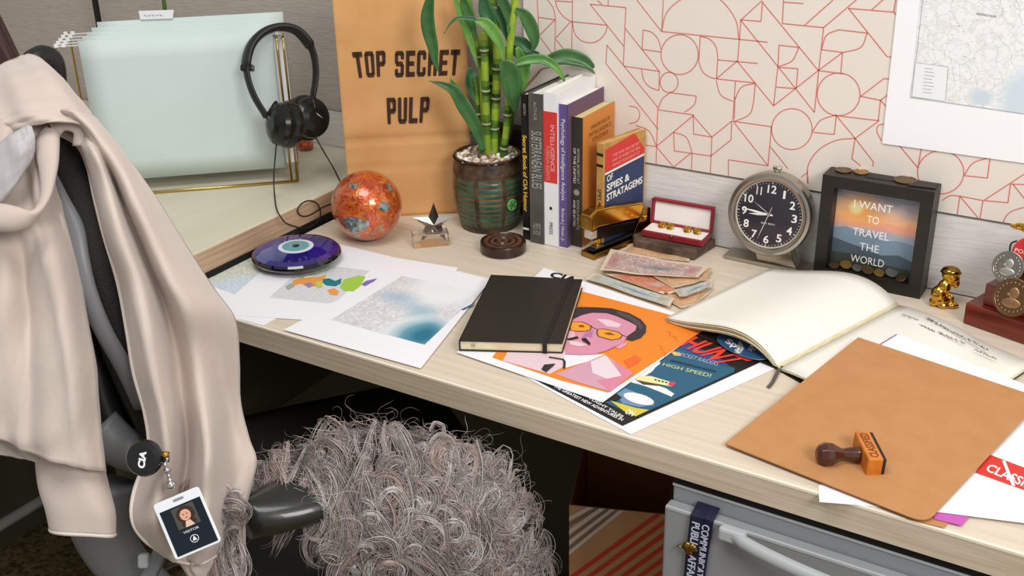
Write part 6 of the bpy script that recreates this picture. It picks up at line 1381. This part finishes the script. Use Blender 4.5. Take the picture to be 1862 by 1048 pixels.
def strands(centers_list, name, kind=None):
    """centers_list: list of (pts Nx3, radius, material index); three-sided tubes written in bulk"""
    V_, Fq, MI = [], [], []; off = 0
    for pts, r, mi in centers_list:
        n = len(pts); t = np.gradient(pts, axis=0); t /= np.linalg.norm(t, axis=1)[:, None]+1e-9
        a = np.cross(t, np.array([.31, .77, .55])); a /= np.linalg.norm(a, axis=1)[:, None]+1e-9; c = np.cross(t, a)
        s_ = np.linspace(0, 1, n); rr = (r*np.clip(np.minimum(s_*8+.35, (1-s_)*5+.2), 0, 1))[:, None]
        ring = np.stack([pts+(a*math.cos(k*2.0944)+c*math.sin(k*2.0944))*rr for k in range(3)], 1).reshape(-1, 3); V_.append(ring)
        i = np.arange(n-1)[:, None]*3+off; k = np.arange(3)[None, :]; k2 = (k+1) % 3
        Fq.append(np.stack([i+k, i+k2, i+3+k2, i+3+k], -1).reshape(-1, 4)); MI.append(np.full((n-1)*3, mi)); off += n*3
    V_ = np.concatenate(V_).astype(np.float32); Fq = np.concatenate(Fq).astype(np.int32); MI = np.concatenate(MI).astype(np.int32)
    loc = wloc(wig); V_ -= np.array(loc, dtype=np.float32); me = bpy.data.meshes.new(name)
    me.vertices.add(len(V_)); me.vertices.foreach_set('co', V_.ravel()); me.loops.add(Fq.size); me.loops.foreach_set('vertex_index', Fq.ravel())
    me.polygons.add(len(Fq)); me.polygons.foreach_set('loop_start', np.arange(len(Fq), dtype=np.int32)*4); 
    for m_ in HM: me.materials.append(m_)
    me.polygons.foreach_set('material_index', MI); me.polygons.foreach_set('use_smooth', np.ones(len(Fq), dtype=bool)); me.update(calc_edges=True)
    o = bpy.data.objects.new(name, me); C.objects.link(o); o.parent = wig; return tag(o, kind=kind)
def lock(x, z, L_, turns, rad, dirx, nst, thin, up=0, spread=.0016, o0=.002):
    """one curling lock: centre line flows down over the shell and coils, tightening to the tip"""
    n = 44; cen = []; fr = []; px_, pz_ = x, z; ph0 = rng.uniform(0, 6.28); hand_ = rng.choice([-1, 1])
    for i in range(n):
        t = i/(n-1); ang = ph0+hand_*turns*2*math.pi*t; k = rad*(.35+1.0*t)*(1.15-.45*t)
        cx_ = px_+dirx*L_*t+k*math.cos(ang); cz_ = pz_+(up*L_*t*(1-1.6*t))-L_*t*(1-abs(dirx)*.5)*.9+k*.9*math.sin(ang)
        p = wp(cx_, cz_, o0+.006*math.sin(ang*.5+1)+.004*t); cen.append(p)
    cen = np.array([tuple(p) for p in cen]); t = np.gradient(cen, axis=0); t /= np.linalg.norm(t, axis=1)[:, None]+1e-9
    a = np.cross(t, np.array(tuple(ey_))); a /= np.linalg.norm(a, axis=1)[:, None]+1e-9; c = np.cross(t, a); out = []; mi0 = rng.choice(6, p=[.26, .24, .18, .12, .10, .10])
    for s in range(nst):
        q, w_ = rng.normal(0, 1, 2)*spread; f = np.linspace(0, 1, n); env = (.5+1.1*np.sin(np.pi*np.clip(f*.9+.05, 0, 1)))*(1+.3*np.sin(f*9+s))
        pts = cen+a*(q*env)[:, None]+c*(w_*env*.7)[:, None]; cut = rng.randint(34, n+1); out.append((pts[:cut], thin*rng.uniform(.7, 1.2), mi0 if rng.rand() < .65 else rng.randint(6)))
    return out
big = []
tries = 0; cnt = 0
while cnt < 400 and tries < 5000:
    tries += 1; x = rng.uniform(-.205, .165); zt = prof_top(x); z = zt-rng.rand()**1.1*(zt+.11)
    if gap(x, z) or gap(x+.0, z-.025): continue
    cnt += 1; curl = rng.rand() < .55
    L_ = rng.uniform(.03, .07) if curl else rng.uniform(.06, .12)
    big += lock(x, z, L_, rng.uniform(1.2, 2.4) if curl else rng.uniform(.4, 1.1), rng.uniform(.009, .019) if curl else rng.uniform(.006, .013), rng.uniform(-.5, .5)+min(x, .06)*2.5*(1 if x < .12 else -.6), rng.randint(16, 26), .00034, up=rng.uniform(0, .4), spread=rng.choice([.0011, .0018, .003]))
strands(big, 'curled_locks', 'stuff')
# face-framing coils down the left side
side = []
for k in range(70):
    x = rng.uniform(-.195, -.140); z = rng.uniform(-.05, .090)
    side += lock(x, z, rng.uniform(.012, .035), rng.uniform(1.5, 2.6), rng.uniform(.009, .015), rng.uniform(-.2, .3), 16, .00034, o0=.115)
strands(side, 'side_coils', 'stuff')
fz = []
for k in range(1700):
    x = rng.uniform(-.21, .17); zt = prof_top(x); z = zt-rng.rand()**2.2*.20
    if gap(x, z) : continue
    n = 26; L_ = rng.uniform(.02, .06); a0 = rng.uniform(0, 6.28); cur = rng.uniform(-9, 9); f = np.linspace(0, 1, n); p0_ = wp(x, min(z, zt-.004), .004)
    ang = a0+cur*f+.8*np.sin(f*7+k); dx_ = np.cumsum(np.cos(ang))*L_/n; dz_ = np.cumsum(np.sin(ang)*.8+.12)*L_/n; dy_ = np.cumsum(np.sin(ang*1.3+k))*L_/n*.4
    pts = np.array(tuple(p0_))[None, :]+dx_[:, None]*np.array(tuple(ex_))+dz_[:, None]*np.array([0, 0, 1.])+(dy_+.004)[:, None]*np.array(tuple(ey_)); fz.append((pts, .00016, rng.randint(6)))
strands(fz, 'frizz', 'stuff')
